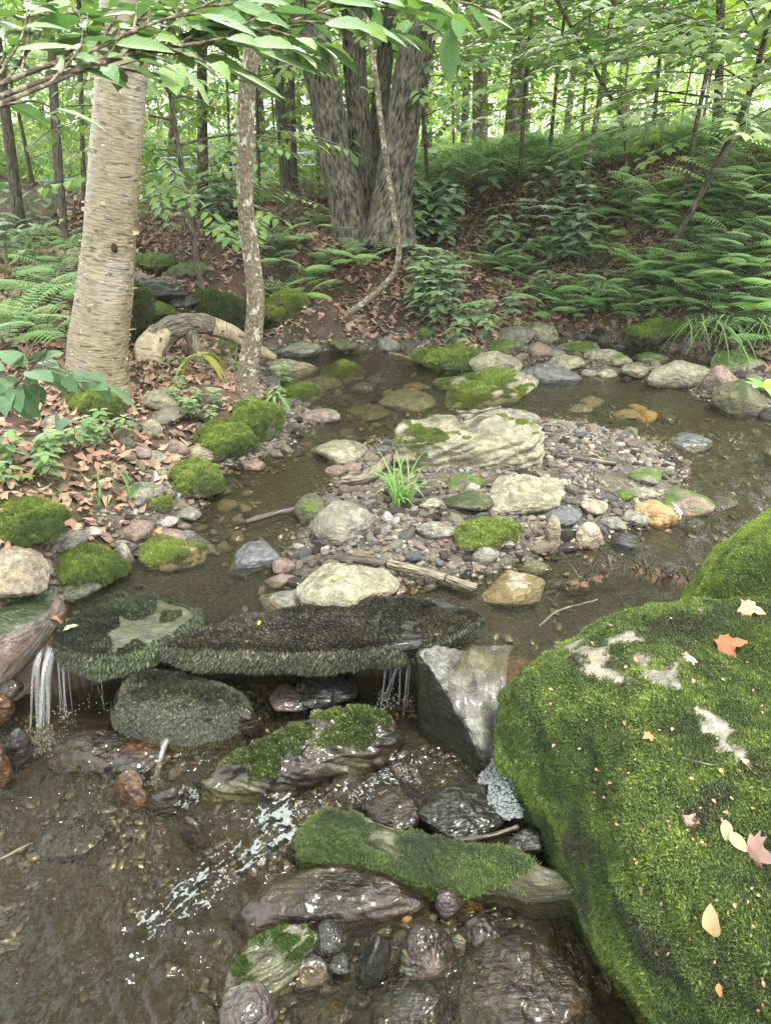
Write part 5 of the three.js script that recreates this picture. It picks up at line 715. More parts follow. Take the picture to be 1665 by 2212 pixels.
young.forEach(([px, py, back, h, reach, kind, tn2, where], i) => {
  let b = ground(px, py); const d = Math.min(-b.z, 12) + back, q = away(px, py, d), x = q.x, base = V(x, land(x, d), -d), r = rng(300 + i), lx = (r() - .5) * .5;
  tree({ name: 'young_tree', label: (kind === 'maple' ? 'young maple with lobed leaves ' : 'young beech with flat layered sprays ') + where, group: kind === 'maple' ? 'young maples of the understorey' : 'young beeches of the understorey', path: [base, V(x + lx * .3, base.y + h * .35, -d), V(x + lx * .7, base.y + h * .7, -d + .1), V(x + lx, base.y + h, -d)], radii: [.022, .018, .013, .005], mat: M.twig, segs: 16, round: 7, branches: 18, from: [px > 900 ? .45 : .14, 1], reach, per: px > 900 ? 4 : 6, rise: .12, kind, seed: 300 + i, spread: .4, tone: tones[tn2], leafScale: d > 12 ? 1.3 : 1, branchR: .006 });
});
// the wood behind: slim trunks one can still tell apart, thinning towards the bright clearing on the right
{
  const r = rng(808);
  for (let i = 0; i < 64; i++) {
    const d = 13 + 30 * Math.pow(r(), .8), k = (i + r()) / 64 * 2 - 1, x = k * d * .68, far = d > 24; if (k > .55 && r() < .5) continue; const y = land(x, d), w = (.04 + .13 * r() * r()), h = k > .1 ? 4.2 + 3 * r() : 7 + 5 * r(), l = (r() - .5) * 1.2;
    tree({ name: 'forest_tree', label: far ? 'distant slim trunk in the leafy wood behind' : 'slim trunk in the leafy wood behind the bank', group: far ? 'distant slim trunks in the wood' : 'slim trunks in the wood behind the bank', path: [V(x, y, -d), V(x + l * .2, y + h * .3, -d), V(x + l * .6, y + h * .65, -d), V(x + l, y + h, -d)], radii: [w, w * .85, w * .65, .02], mat: i % 3 ? M.barkFar : M.barkDark, segs: 14, round: 8, branches: 10, from: [.12, .8], reach: 2.0, per: 4, kind: i % 2 ? 'beech' : 'maple', seed: 500 + i, leafScale: far ? 2.0 : 1.6, spread: 1.2, tone: [1.3, 1.2, .85], branchR: .015 });
  }
  // beyond them the leaves run together
  const mats = [], cols = []; for (let i = 0; i < 5200; i++) { const d = 24 + 34 * r(), x = (r() * 2 - 1) * d * .8, y = land(x, d) + 7 * Math.pow(r(), 1.3), a = r() * 6.28; if (fbm(x * .25, y * .4, d * .25, 3) < -.06) continue; mats.push(aim(V(x, y, -d), V(Math.cos(a), -.3, Math.sin(a)), V((r() - .5), 1, (r() - .5)), 0, 1.8 + 1.6 * r())); const f = .85 + .6 * r(); cols.push(C(f * 1.6, f * 1.35, f * .8)); }
  for (let i = 0; i < 2300; i++) { const d = 15 + 16 * r(), x = d * lerp(-.15, .78, r()), y = land(x, d) + 3.2 * Math.pow(r(), 1.2), a = r() * 6.28; if (fbm(x * .5, y * .6, d * .5, 3) < -.1) continue; mats.push(aim(V(x, y, -d), V(Math.cos(a), -.3, Math.sin(a)), V(r() - .5, 1, r() - .5), 0, 1.1 + .8 * r())); const f = .9 + .6 * r(); cols.push(C(f * 1.6, f * 1.35, f * .75)); }
  const w = copies(scene, 'far_woodland', SPRAY.beech[0], M.leaf, mats, cols); tag(w, 'mass of bright green leaves deep in the wood', 'foliage', null, 'stuff');
}
// tall trees standing beside and behind the viewpoint, whose crowns the water mirrors
[[-4.2, 2.4, 'tall beech out of frame on the left bank'], [-2.6, -2.2, 'tall beech behind the viewpoint on the left'], [4.6, -4.2, 'tall maple behind the viewpoint on the right']].forEach(([x, d, label], i) => {
  const y = land(x, d), c = -x * .18; tree({ name: 'tall_tree', label, path: [V(x, y, -d), V(x + c * .2, y + 3, -d), V(x + c * .6, y + 6.5, -d), V(x + c, y + 10.5, -d)], radii: [.17, .15, .11, .04], mat: M.barkFar, segs: 20, round: 12, branches: 26, from: [.5, 1], reach: 3.4, per: 6, rise: .2, kind: i % 2 ? 'maple' : 'beech', seed: 700 + i, leafScale: 2.2, spread: 1.4, branchR: .03 });
});
// sap lines strung between the trunks
{
  const line = (pts, label) => put(new THREE.Mesh(new THREE.TubeGeometry(new THREE.CatmullRomCurve3(pts.map((a) => away(...a))), 40, .009, 6), M.tube), 'sap_line', label, 'tubing', 'pale blue sap lines');
  line([[60, 392, 9.4], [200, 385, 9.4], [330, 374, 9.6], [470, 352, 9.8], [615, 334, 10], [720, 322, 10]], 'pale blue sap tube sagging from the far left to the maple clump');
  line([[330, 342, 9.9], [450, 338, 10], [560, 333, 10], [690, 331, 10]], 'upper pale blue sap tube behind the small tree');
  line([[330, 366, 9.7], [480, 362, 9.9], [620, 357, 10], [700, 356, 10]], 'lower pale blue sap tube behind the small tree');
  line([[900, 327, 9.8], [960, 330, 10], [1040, 324, 10], [1090, 326, 10]], 'upper pale blue sap tube right of the maple clump');
  line([[900, 348, 9.8], [960, 352, 10], [1080, 346, 10]], 'lower pale blue sap tube right of the maple clump');
  const b = away(780, 205, 7.2), pts = []; for (let i = 0; i <= 12; i++) { const a = i / 12 * Math.PI; pts.push(V(b.x - Math.cos(a) * .07, b.y + Math.sin(a) * .05, b.z + .12)); } put(new THREE.Mesh(new THREE.TubeGeometry(new THREE.CatmullRomCurve3(pts), 24, .005, 6), M.tube), 'sap_line', 'short arch of blue tubing on the maple clump', 'tubing');
}
// ------------------------------------------------------------------ ferns, herbs and grass
{
  const r = rng(616); let n = 0;
  const scatter = (x0, y0, x1, y1, count, size, label, group, ok) => { for (let i = 0; i < count; i++) { const px = lerp(x0, x1, r()), py = lerp(y0, y1, r()); if (ok && !ok(px, py)) continue; const p = ground(px, py); fern(p, size * (.75 + .5 * r()), 700 + n++, label, group, 6 + Math.floor(r() * 3)); } };
  scatter(1180, 390, 1700, 690, 150, .37, 'leafy green fern on the right bank slope', 'ferns of the right bank slope', (x, y) => x > 1420 - (y - 380) * 1.0 + 60 * Math.sin(y));
  scatter(1040, 520, 1300, 650, 18, .32, 'green fern low on the slope beside the bare leaf litter', 'ferns beside the bare leaf litter');
  scatter(570, 560, 790, 660, 14, .36, 'bright fern on the undercut bank behind the small tree', 'ferns of the undercut bank');
  scatter(0, 600, 150, 760, 10, .40, 'fern at the far left behind the birch', 'ferns left of the birch');
  scatter(20, 505, 170, 600, 8, .36, 'small fern in the brown leaves at the far left', 'ferns in the brown leaves at the left');
  scatter(440, 470, 760, 560, 16, .34, 'small fern in the shade under the maple clump', 'ferns under the maple clump');
  scatter(1560, 690, 1700, 760, 6, .34, 'fern hanging over the right end of the bank', 'ferns over the right end of the bank');
  // the pale fern bed along the crest
  const mats = [], cols = []; for (let i = 0; i < 5600; i++) { const d = 5.8 + 8 * Math.pow(r(), 1.1), x = lerp(-.2, .85, r()) * d; if (x / d < .05 + .03 * Math.sin(d * 2)) continue; const y = land(x, d); if (y < 1.2 || (d < 7.6 && x / d < .42)) continue; const a = r() * 6.28; mats.push(aim(V(x, y, -d), V(Math.cos(a), 0, Math.sin(a)), V(0, 1, 0), 0, .7 + .6 * r())); const f = 1.0 + .5 * r(); cols.push(C(f * 1.35, f * 1.15, f)); }
  tag(copies(scene, 'fern_bed', FROND[1], M.fern, mats, cols), 'bed of pale green ferns along the crest of the bank', 'ferns', null, 'stuff');
  // undergrowth of the forest floor further back
  const m2 = [], c2 = []; for (let i = 0; i < 3800; i++) { const d = 8.5 + 22 * Math.pow(r(), 1.4), x = i < 2700 ? (r() * 2 - 1) * d * .72 : -d * (.2 + .55 * r()); if (d < 10 && x > -4 && x < -1.3) continue; m2.push(aim(V(x, land(x, d) + .1 + .25 * r(), -d), V(r() - .5, -.1, r() - .5), V(r() - .5, 2, r() - .5), 0, .5 + .5 * r())); const f = .8 + .5 * r(); c2.push(C(f * 1.15, f * 1.1, f)); }
  tag(copies(scene, 'undergrowth', SPRAY.long[0], M.leaf, m2, c2), 'low leafy undergrowth covering the forest floor', 'undergrowth', null, 'stuff');
  let k = 0; const herbs = (x0, y0, x1, y1, count, s, label, group) => { for (let i = 0; i < count; i++) { const p = ground(lerp(x0, x1, r()), lerp(y0, y1, r())); herb(p, s * (.7 + .6 * r()), k++ % 4, k, label, group); } };
  herbs(880, 440, 975, 560, 40, 1.6, 'glossy leafy shrub shoot at the foot of the maple clump', 'shrub shoots at the maple clump');
  herbs(885, 585, 985, 720, 34, 1.2, 'leafy shrub shoot on the far bank above the waterline', 'shrub shoots above the far waterline');
  herbs(960, 700, 1060, 760, 10, .9, 'low leafy plant on the grassy mossy hump', 'leafy plants on the grassy hump');
  herbs(1050, 460, 1260, 600, 26, 1.5, 'maple seedling on the slope beside the bare litter', 'maple seedlings on the slope');
  herbs(1050, 640, 1420, 720, 12, .9, 'small seedling in the leaf litter of the far bank', 'seedlings in the far leaf litter');
  herbs(330, 440, 560, 520, 26, 1.5, 'leafy seedling beyond the cascade', 'seedlings beyond the cascade');
  herbs(0, 470, 150, 600, 14, 1.2, 'leafy seedling in the brown leaves of the left slope', 'seedlings on the left slope');
  herbs(80, 950, 280, 1020, 16, .5, 'fresh green seedling in the leaf litter of the left bank', 'seedlings of the left bank litter');
  herbs(0, 980, 130, 1080, 10, .5, 'green seedling near the left picture edge', 'seedlings near the left edge');
  herbs(350, 790, 470, 930, 12, .45, 'small green plant near the yellowing lily', 'small plants near the yellowing lily');
  herbs(590, 820, 620, 870, 4, .7, 'small plant by the small tree roots', 'small plants by the small tree roots');
}
grassTuft(ground(868, 1092), 44, .31, 5, 'bright green grass tuft growing on the gravel bar', M.grass, .07);
grassTuft(ground(975, 782), 20, .2, 6, 'fine grass tuft on the far mossy hump', M.grass, .08, .3);
grassTuft(ground(585, 862), 22, .2, 7, 'grass hanging by the roots of the small tree', M.grass, .1, .3);
grassTuft(ground(470, 800), 26, .2, 8, 'thin dull grass behind the yellowing lily', M.grassDull, .25);
grassTuft(ground(205, 1070), 26, .16, 17, 'wiry grass on the left bank above the bright moss rock', M.grassDull, .3);
for (const [x, i] of [[1500, 0], [1550, 1], [1600, 2], [1650, 3]]) grassTuft(ground(x, 712).add(V(0, .05, .05)), 46, .36, 20 + i, ['leftmost clump of long grass hanging over the right bank', 'second clump of long hanging grass on the right bank', 'third clump of long hanging grass on the right bank', 'clump of long hanging grass at the right picture edge'][i], i % 2 ? M.grassDull : M.grass, .3, .5);

// ------------------------------------------------------------------ overhead beech boughs with large leaves
const BIG = [blade(.096, .043, { segs: 9, fold: .22, droop: .28, tip: 1.05, tooth: .05 }), blade(.084, .038, { segs: 9, fold: .35, droop: .5, tooth: .05, wave: .04 }), blade(.105, .044, { segs: 9, fold: .15, droop: .15, tip: 1.1, tooth: .05 })];
const leafMats = [[.15, .31, .05], [.12, .28, .055], [.20, .36, .05], [.14, .29, .08]].map((c) => { const m = M.leafBig.clone(); m.color = C(...c); return m; });
function bough(label, pts, radii, twigs, seed) {
  const r = rng(seed), P = pts.map((a) => away(...a)), b = P[0].clone(), g = new THREE.Group(); g.position.copy(b); const Q = P.map((p) => p.clone().sub(b)), curve = new THREE.CatmullRomCurve3(Q, false, 'centripetal');
  part(g, 'branch', limb(Q, radii, { segs: 60, round: 8, rough: .07, seed }), M.twig);
  for (const [t, ex, ey, n, dd] of twigs) { // a side twig towards a sight point, with n leaves
    const a = curve.getPointAt(Math.max(.02, t - .14)), e = away(ex, ey, dd).sub(b), mid = a.clone().lerp(e, .5).add(V(.02, -.012 + .03 * r(), 0)), c = new THREE.CatmullRomCurve3([a, mid, e]); part(g, 'twig', limb([a, mid, e], [.0028, .002, .001], { segs: 12, round: 5, seed: seed + t * 100 }), M.twig); const dir = e.clone().sub(a).normalize(); dir.y *= .6; dir.normalize();
    for (let i = 0; i < n; i++) { const u = n === 1 ? 1 : .22 + .78 * i / (n - 1), p = c.getPoint(u), end = i === n - 1, side = i % 2 ? 1 : -1, flat = V(-dir.z, 0, dir.x).normalize(), v = dir.clone().multiplyScalar(end ? 1 : .55 + .3 * r()).addScaledVector(flat, end ? 0 : side * .8).add(V(0, -.04 - .26 * r(), 0)); const m = part(g, 'leaf', BIG[Math.floor(r() * 3)], leafMats[Math.floor(r() * 4)]); m.applyMatrix4(aim(p, v, V((r() - .5) * .6, 1, -.35 + 1.2 * r()), 0, .72 + .4 * r())); }
  }
  return put(g, 'beech_bough', label, 'branch');
}
bough('upper grey beech bough with large leaves across the top left', [[-60, 205, 1.35], [80, 150, 1.4], [200, 108, 1.45], [300, 62, 1.5], [420, 20, 1.55], [540, -30, 1.6]], [.0048, .0042, .0035, .0028, .002, .0014], [
  [.2, 60, 20, 6, 1.5], [.3, 40, -30, 6, 1.6], [.42, 190, 30, 7, 1.6], [.5, 130, -20, 7, 1.7], [.6, 330, 20, 7, 1.6], [.7, 260, -40, 6, 1.7], [.85, 470, 40, 7, 1.6], [.95, 560, -10, 7, 1.7], [.4, 300, 130, 4, 1.4], [.15, 10, 60, 6, 1.5], [.25, 110, 10, 7, 1.75], [.55, 250, 5, 7, 1.8], [.75, 400, -20, 7, 1.8], [.1, -20, 10, 6, 1.6], [.65, 350, -10, 6, 1.9]], 71);
bough('long middle beech bough sweeping right with drooping leaves', [[-60, 232, 1.3], [80, 180, 1.36], [200, 142, 1.42], [320, 108, 1.48], [470, 88, 1.55], [600, 55, 1.62], [720, 14, 1.7], [840, -12, 1.75]], [.0052, .0048, .0042, .0036, .003, .0024, .0018, .001], [
  [.35, 260, 60, 6, 1.5], [.45, 400, 30, 7, 1.6], [.5, 380, 150, 3, 1.45], [.56, 500, 150, 4, 1.5], [.62, 560, 110, 6, 1.55], [.68, 620, 20, 6, 1.65], [.74, 650, 120, 6, 1.6], [.8, 700, 95, 6, 1.6], [.86, 800, 60, 7, 1.65], [.92, 730, -20, 7, 1.75], [1, 900, -10, 6, 1.75], [1, 960, 30, 6, 1.8], [.58, 520, 20, 7, 1.75], [.7, 600, -20, 7, 1.85], [.82, 680, 30, 7, 1.8], [.9, 780, -10, 6, 1.85], [.95, 860, 70, 6, 1.75]], 72);
bough('lowest beech bough hanging leaves before the birch', [[-60, 250, 1.25], [60, 200, 1.3], [160, 160, 1.4], [280, 120, 1.5], [400, 105, 1.6]], [.004, .0036, .003, .0022, .0014], [[.2, 120, 235, 2, 1.3], [.45, 180, 60, 6, 1.5], [.7, 330, 170, 3, 1.55], [.85, 420, 60, 6, 1.6], [1, 520, 175, 5, 1.65], [1, 560, 60, 6, 1.65]], 73);
bough('leafy twig tip reaching in at the top right of the maple clump', [[900, -80, 1.9], [960, -20, 1.9], [1010, 15, 1.9]], [.003, .002, .001], [[.5, 890, 40, 4, 1.85], [1, 1040, 30, 3, 1.9], [.8, 970, 60, 3, 1.9]], 74);
// beech sapling leaning in at the left edge
{
  const b = ground(-40, 960), g = new THREE.Group(); g.position.copy(b); const r = rng(55), tip = away(90, 770, 2.0).sub(b), mid = away(20, 850, 2.05).sub(b), stem = [V(0, -.03, 0), mid, tip]; part(g, 'stem', limb(stem, [.005, .004, .002], { segs: 20, round: 6 }), M.twig);
  const dark = [[.07, .18, .06], [.085, .21, .06], [.10, .23, .07]].map((c) => { const m = M.leafBigDark.clone(); m.color = C(...c); return m; });
  for (const [x, y, ex, ey, s] of [[60, 790, 5, 760, 1.1], [80, 780, 150, 745, .9], [85, 778, 85, 745, 1], [80, 785, 185, 790, 1.1], [60, 800, 135, 825, 1.25], [40, 815, 0, 835, 1.2], [70, 800, 70, 860, 1.2], [90, 800, 195, 840, 1.2], [30, 830, 40, 880, 1], [20, 850, 0, 890, 1.2], [25, 850, 60, 895, 1.1], [150, 805, 235, 830, 1], [180, 815, 270, 855, 1.2], [235, 832, 300, 880, .9], [110, 810, 160, 860, .8], [10, 800, -30, 790, 1.1], [150, 905, 110, 930, .9], [120, 890, 140, 955, .9], [45, 790, 30, 745, .9], [100, 790, 120, 850, 1], [10, 840, -20, 860, 1.1], [140, 815, 190, 870, .9], [200, 825, 255, 870, 1], [70, 830, 110, 880, .9], [50, 860, 90, 905, .8]]) { const p = away(x, y, 2.0 + .1 * r()).sub(b), e = away(ex, ey, 2.0 + .25 * (r() - .5)).sub(b), v = e.clone().sub(p); const m = part(g, 'leaf', BIG[Math.floor(r() * 3)], dark[Math.floor(r() * 3)]); m.applyMatrix4(aim(p, v, V((r() - .5) * .7, 1, .1 + .9 * r()), 0, s * 1.15)); part(g, 'twig', limb([tip.clone().lerp(mid, r() * .8), p], [.0015, .001], { segs: 4, round: 4 }), M.twig); }
  put(g, 'beech_sapling', 'dark green beech sapling with big leaves at the left picture edge', 'sapling');
}
// yellowing lily
{
  const b = ground(440, 822), g = new THREE.Group(), r = rng(9), u = unit(b); g.position.copy(b); const top = away(432, 770, -b.z).sub(b); part(g, 'stem', limb([V(0, -.02, 0), top], [.004, .003], { segs: 6, round: 6 }), M.stem);
  const green = M.leafYellow.clone(); green.color = C(.36, .42, .05);
  for (const [ex, ey] of [[390, 815], [405, 770], [425, 845], [450, 835], [462, 815], [470, 770], [440, 850], [480, 862], [415, 800], [448, 768]]) { const e = away(ex, ey, -b.z + (r() - .5) * .15).sub(b), v = V(e.x - top.x, .01, e.z - top.z + (r() - .5) * .04), geo = blade(.16, .034, { segs: 8, fold: .5, droop: 1.35 + .5 * r() }); const m = part(g, 'leaf', geo, r() < .7 ? M.leafYellow : green); m.applyMatrix4(aim(top, v, V(0, 1, 0), 0, .95 + .4 * r())); }
  put(g, 'lily_plant', 'yellowing lily with drooping leaves near the small tree', 'plant');
  const b2 = ground(1648, 852), g2 = new THREE.Group(); g2.position.copy(b2); for (let i = 0; i < 7; i++) { const a = i * .9; part(g2, 'leaf', blade(.24, .055, { segs: 8, fold: .4, droop: .9 }), i % 3 ? M.grass : M.leafYellow).applyMatrix4(aim(V(0, .02, 0), V(Math.cos(a), .6, Math.sin(a)), V(0, 1, 0))); } put(g2, 'lily_plant', 'lily leaves fading to yellow at the right picture edge', 'plant');
}
// arched dead birch log
{
  const pts = [[318, 800, 4.25], [326, 755, 4.3], [352, 722, 4.4], [405, 702, 4.5], [455, 704, 4.6], [505, 722, 4.7], [548, 752, 4.8], [592, 772, 4.9]].map((a) => away(...a)), b = pts[0].clone(), u = unit(b), g = new THREE.Group(); g.position.copy(b); const Q = pts.map((p) => p.clone().sub(b));
  part(g, 'log', limb(Q, [30, 30, 29, 26, 20, 17, 15, 9].map((x) => x * u), { segs: 70, round: 22, rough: .22, seed: 17, nf: 7 }), M.deadwood);
  const white = M.birch.clone(); white.color = C(.75, .68, .55); part(g, 'bark_sheet', limb(Q.slice(0, 3), [33 * u, 33 * u, 28 * u], { segs: 24, round: 16, rough: .3, seed: 5, cap: false }), white); part(g, 'bark_sheet', limb(Q.slice(4, 8), [22 * u, 19 * u, 17 * u, 9 * u], { segs: 30, round: 14, rough: .25, seed: 9, cap: false }), white);
  part(g, 'stub', limb([Q[3], away(425, 760, 4.4).sub(b), away(432, 800, 4.3).sub(b)], [16 * u, 12 * u, 9 * u], { segs: 14, round: 10, rough: .2, seed: 3 }), M.deadwood); put(g, 'dead_log', 'arched dead birch log with peeling white bark', 'log');
}
// sticks and driftwood
function stick(label, pts, r0, r1, mat, o = {}) { const P = pts.map((a) => { const p = a.length > 2 ? level(a[0], a[1], a[2]) : ground(a[0], a[1]); if (a.length < 3) p.y += r0 * .7; return p; }), b = P[0].clone(), g = new THREE.Mesh(limb(P.map((p) => p.clone().sub(b)), [r0, lerp(r0, r1, .4), r1], { segs: o.segs ?? 30, round: 10, rough: o.rough ?? .14, seed: o.seed ?? 2, nf: 9 }), mat); g.position.copy(b); return put(g, o.name ?? 'stick', label, o.cat ?? 'stick'); }
stick('wet brown log leaning beside the small left fall', [[120, 1345, .40], [80, 1395, .33], [30, 1450, .25], [-30, 1510, .17]], .017, .022, M.wetwood, { name: 'log', cat: 'log' });
stick('grey twisted driftwood root below the big layered boulder', [[738, 1038, .375], [790, 1032, .395], [830, 1000, .42], [862, 972, .46]], .024, .020, M.deadwood, { rough: .3, name: 'driftwood', cat: 'driftwood' });
stick('reddish-brown driftwood stick lying across the pebbles', [[838, 1218, .37], [900, 1232, .365], [960, 1248, .35]], .017, .014, M.deadwood, { name: 'driftwood', cat: 'driftwood' });
stick('dark rotten stick behind the flat pale rock', [[705, 1208, .365], [770, 1210, .37], [835, 1216, .365]], .015, .013, M.wetwood, { rough: .3 });
stick('wet brown stick end at the ledge pool', [[965, 1250, .345], [1000, 1262, .34], [1030, 1268, .335]], .015, .012, M.deadwood);
stick('thin dark stick by the ledge slab corner', [[945, 1240, .345], [985, 1262, .335], [1020, 1278, .33]], .005, .004, M.wetwood);
stick('thin pale twig leaning out of the ledge pool', [[1165, 1352, .33], [1200, 1322, .36], [1255, 1305, .35], [1290, 1295, .34]], .003, .002, M.deadwood);
stick('short pale stick lying on top of the big layered boulder', [[1000, 905, .62], [1030, 893, .63], [1060, 882, .63]], .010, .007, M.deadwood);
stick('grey stick crossing the short pale one on the boulder', [[985, 890, .62], [1020, 890, .645], [1080, 880, .63]], .007, .005, M.deadwood);
stick('forked brown stick at the far waterline', [[842, 768], [880, 778], [912, 795]], .018, .012, M.deadwood);
stick('dead branch lying across the fern slope right of centre', [[940, 640], [985, 505], [1020, 505], [1090, 525], [1185, 552]], .012, .006, M.deadwood, { segs: 50 });
stick('thin arching dead twig over the bare leaf mound', [[1010, 520, 1.0], [1030, 472, 1.2], [1075, 446, 1.32], [1140, 440, 1.33], [1200, 470, 1.2]], .006, .003, M.deadwood, { segs: 50 });
stick('pale fallen stick on the left slope behind the birch', [[100, 575], [125, 605], [165, 622]], .014, .01, M.deadwood);
stick('twig on the moss of the right bank edge', [[1360, 760], [1400, 730], [1430, 700]], .004, .003, M.deadwood);
stick('dark stick jammed between the loaf rock and the huge boulder', [[980, 1815, .13], [1060, 1805, .14], [1120, 1785, .15]], .007, .005, M.wetwood);
stick('wet pale twig in the lower left pool', [[-10, 1862, .06], [35, 1838, .07], [70, 1820, .06]], .003, .002, M.deadwood);
stick('sunken dark stick under the gravel bar rocks', [[1200, 985, .41], [1260, 992, .41], [1330, 1002, .4]], .018, .012, M.wetwood, { rough: .3 });
stick('bare dark stick in the left pool', [[530, 1128, .33], [600, 1108, .335], [670, 1092, .35]], .012, .01, M.wetwood, { rough: .4 });
{ // flood wrack of twigs and leaves caught at the right
  const r = rng(5), c = level(1330, 1240, .33), g = new THREE.Group(); g.position.copy(c); const list = []; for (let i = 0; i < 46; i++) { const t = r(), p = level(lerp(1215, 1490, t), 1262 - 42 * Math.sin(t * 3) + 20 * r(), .335 + .03 * r()).sub(c), a = r() * 6.28, l = .03 + .07 * r(); list.push(limb([p, p.clone().add(V(Math.cos(a) * l * .5, .015 + .03 * r(), Math.sin(a) * l * .5)), p.clone().add(V(Math.cos(a) * l, .05 * r(), Math.sin(a) * l))], [.0022, .001], { segs: 5, round: 4, cap: false })); }
  part(g, 'twigs', mergeGeometries(list), M.wetwood, 'stuff'); const mats = [], cols = []; for (let i = 0; i < 60; i++) { const t = r(), p = level(lerp(1225, 1490, t), 1262 - 42 * Math.sin(t * 3) + 20 * r(), .335 + .02 * r()).sub(c); mats.push(aim(p, V(r() - .5, (r() - .5), r() - .5), V(0, 1, 0), r(), .25 + .25 * r())); cols.push(C(.10 + .08 * r(), .06 + .04 * r(), .045)); } copies(g, 'dead_leaves', BIG[1], M.litter, mats, cols); put(g, 'flood_wrack', 'tangle of twigs and dead leaves caught beside the right riffle', 'debris');
}
// ------------------------------------------------------------------ leaf litter
const DRY = [blade(.07, .036, { segs: 4, fold: .6, droop: .9, wave: .12 }), lobed(.066, { curl: .5, wave: .08 }), blade(.06, .034, { segs: 4, fold: -.5, droop: -.8, wave: .1 })];
{
  const r = rng(321), lists = [[], [], []], colors = [[], [], []], pal = [[.31, .185, .115], [.36, .235, .16], [.23, .13, .085], [.40, .29, .21], [.17, .10, .07], [.33, .19, .14]];
  const bankOk = (x, d) => { const y = land(x, d), w = y - waterAt(x, d); return w > .05 ? y : null; };
  for (let i = 0; i < 78000; i++) { const d = i < 42000 ? lerp(2.0, 8.6, r()) : lerp(8.6, 17, r()), x = i < 42000 ? lerp(-3.2, 4.6, r()) : i % 3 ? -d * (.15 + .8 * r()) : (r() * 2 - 1) * d * .7; const y = bankOk(x, d); if (y === null) continue; const left = x < -.55 - .12 * (d - 2) * 0, near = d < 4.6; if (near && x > -.6) continue; if (fbm(x * 1.5, d * 1.5, 11.2, 3) < -.16 && r() < .7) continue; if (d > 8.6 && x > 0 && r() < .7) continue; const k = Math.floor(r() * 3), a = r() * 6.28, s = (.65 + .55 * r()) * (near ? .85 : 1); lists[k].push(aim(V(x, y + .006 + .02 * r(), -d), V(Math.cos(a), (r() - .5) * .5, Math.sin(a)), V((r() - .5) * 1.1, 1, (r() - .5) * 1.1), 0, s)); const c = pal[Math.floor(r() * 6)], f = .75 + .5 * r(); colors[k].push(C(c[0] * f, c[1] * f, c[2] * f)); }
  for (let k = 0; k < 3; k++) tag(copies(scene, numbered('leaf_litter'), DRY[k], M.litter, lists[k], colors[k]), 'brown fallen leaves carpeting the banks', 'leaf litter', null, 'stuff');
}
// single fallen leaves that catch the eye
scene.updateMatrixWorld(true);
const ray = new THREE.Raycaster(), solid = scene.children.filter((o) => o.isMesh && /boulder|slab|rock/.test(o.name));
function surface(px, py) { ray.set(EYE, sight(px, py).normalize()); const h = ray.intersectObjects(solid, false)[0]; return h ? [h.point, h.face.normal.clone().transformDirection(h.object.matrixWorld)] : [ground(px, py), V(0, 1, 0)]; }
const tint = {}; function dryMat(c) { const k = c.join(); if (!tint[k]) { tint[k] = M.litter.clone(); tint[k].color = C(...c); } return tint[k]; }
function fallen(label, px, py, kind, size, c, spin) { const [p, n] = surface(px, py); if (n.y < 0) n.negate(); const f = frame(n, spin); const g = kind === 'maple' ? lobed(size, { curl: .35, wave: .05 }) : blade(size, size * .5, { segs: 7, fold: .35, droop: .35, wave: .06 }); const m = new THREE.Mesh(g, dryMat(c)); m.applyMatrix4(basis(p.clone().addScaledVector(n, .016), ...f)); return put(m, 'fallen_leaf', label, 'leaf'); }
fallen('red-brown maple leaf on the huge mossy boulder', 1550, 1400, 'maple', .068, [.34, .11, .05], 2.4);
fallen('pale pink leaf lying left of the red-brown maple leaf', 1490, 1425, 'maple', .05, [.55, .34, .30], .4);
fallen('tan maple leaf at the top edge of the huge mossy boulder', 1598, 1312, 'maple', .06, [.50, .30, .16], 1.2);
fallen('large tan beech leaf near the lower right corner', 1548, 2012, 'beech', .066, [.50, .36, .18], 3.5);
fallen('crumpled pinkish leaf on the moss right of centre', 1490, 1762, 'maple', .035, [.42, .26, .20], .7);
fallen('first of three slim tan leaves near the right edge', 1562, 1770, 'beech', .045, [.40, .33, .18], .2);
fallen('second of three slim tan leaves near the right edge, lower one', 1578, 1800, 'beech', .048, [.46, .34, .20], 1.3);
fallen('shredded pink-brown leaf at the right picture edge', 1625, 1830, 'maple', .06, [.40, .24, .20], 2.0);
fallen('brown shrivelled leaf low on the mossy boulder side', 1322, 1810, 'beech', .036, [.45, .33, .24], 1.9);
fallen('small orange leaf scrap low on the boulder by the bottom', 1560, 2120, 'beech', .025, [.48, .22, .09], .5);
fallen('small orange scrap in the centre of the mossy boulder', 1402, 1595, 'maple', .024, [.45, .19, .08], .5);
fallen('pale scrap of leaf near the dark bare patch on the boulder', 1590, 1650, 'beech', .04, [.42, .27, .20], 2.2);
fallen('yellow leaf on the long dark ledge slab', 563, 1350, 'beech', .019, [.75, .48, .04], 1.4);
fallen('yellow-green leaf on the broad flat pale rock', 728, 1252, 'maple', .026, [.42, .48, .12], .4);
fallen('long pale green leaf on the left ledge slab, upper one', 150, 1345, 'beech', .055, [.40, .44, .24], 2.2);
fallen('long pale green leaf on the left ledge slab, lower one', 142, 1372, 'beech', .05, [.46, .48, .28], 3.4);
fallen('orange-brown leaf above the wet leaning log', 108, 1345, 'maple', .04, [.46, .2, .09], 1);
fallen('pale silvery maple leaf beside the golden rock', 1468, 1112, 'maple', .06, [.62, .66, .60], 2.6);
fallen('tiny orange leaf at the left waterline', 340, 1155, 'maple', .03, [.50, .22, .09], 2.6);
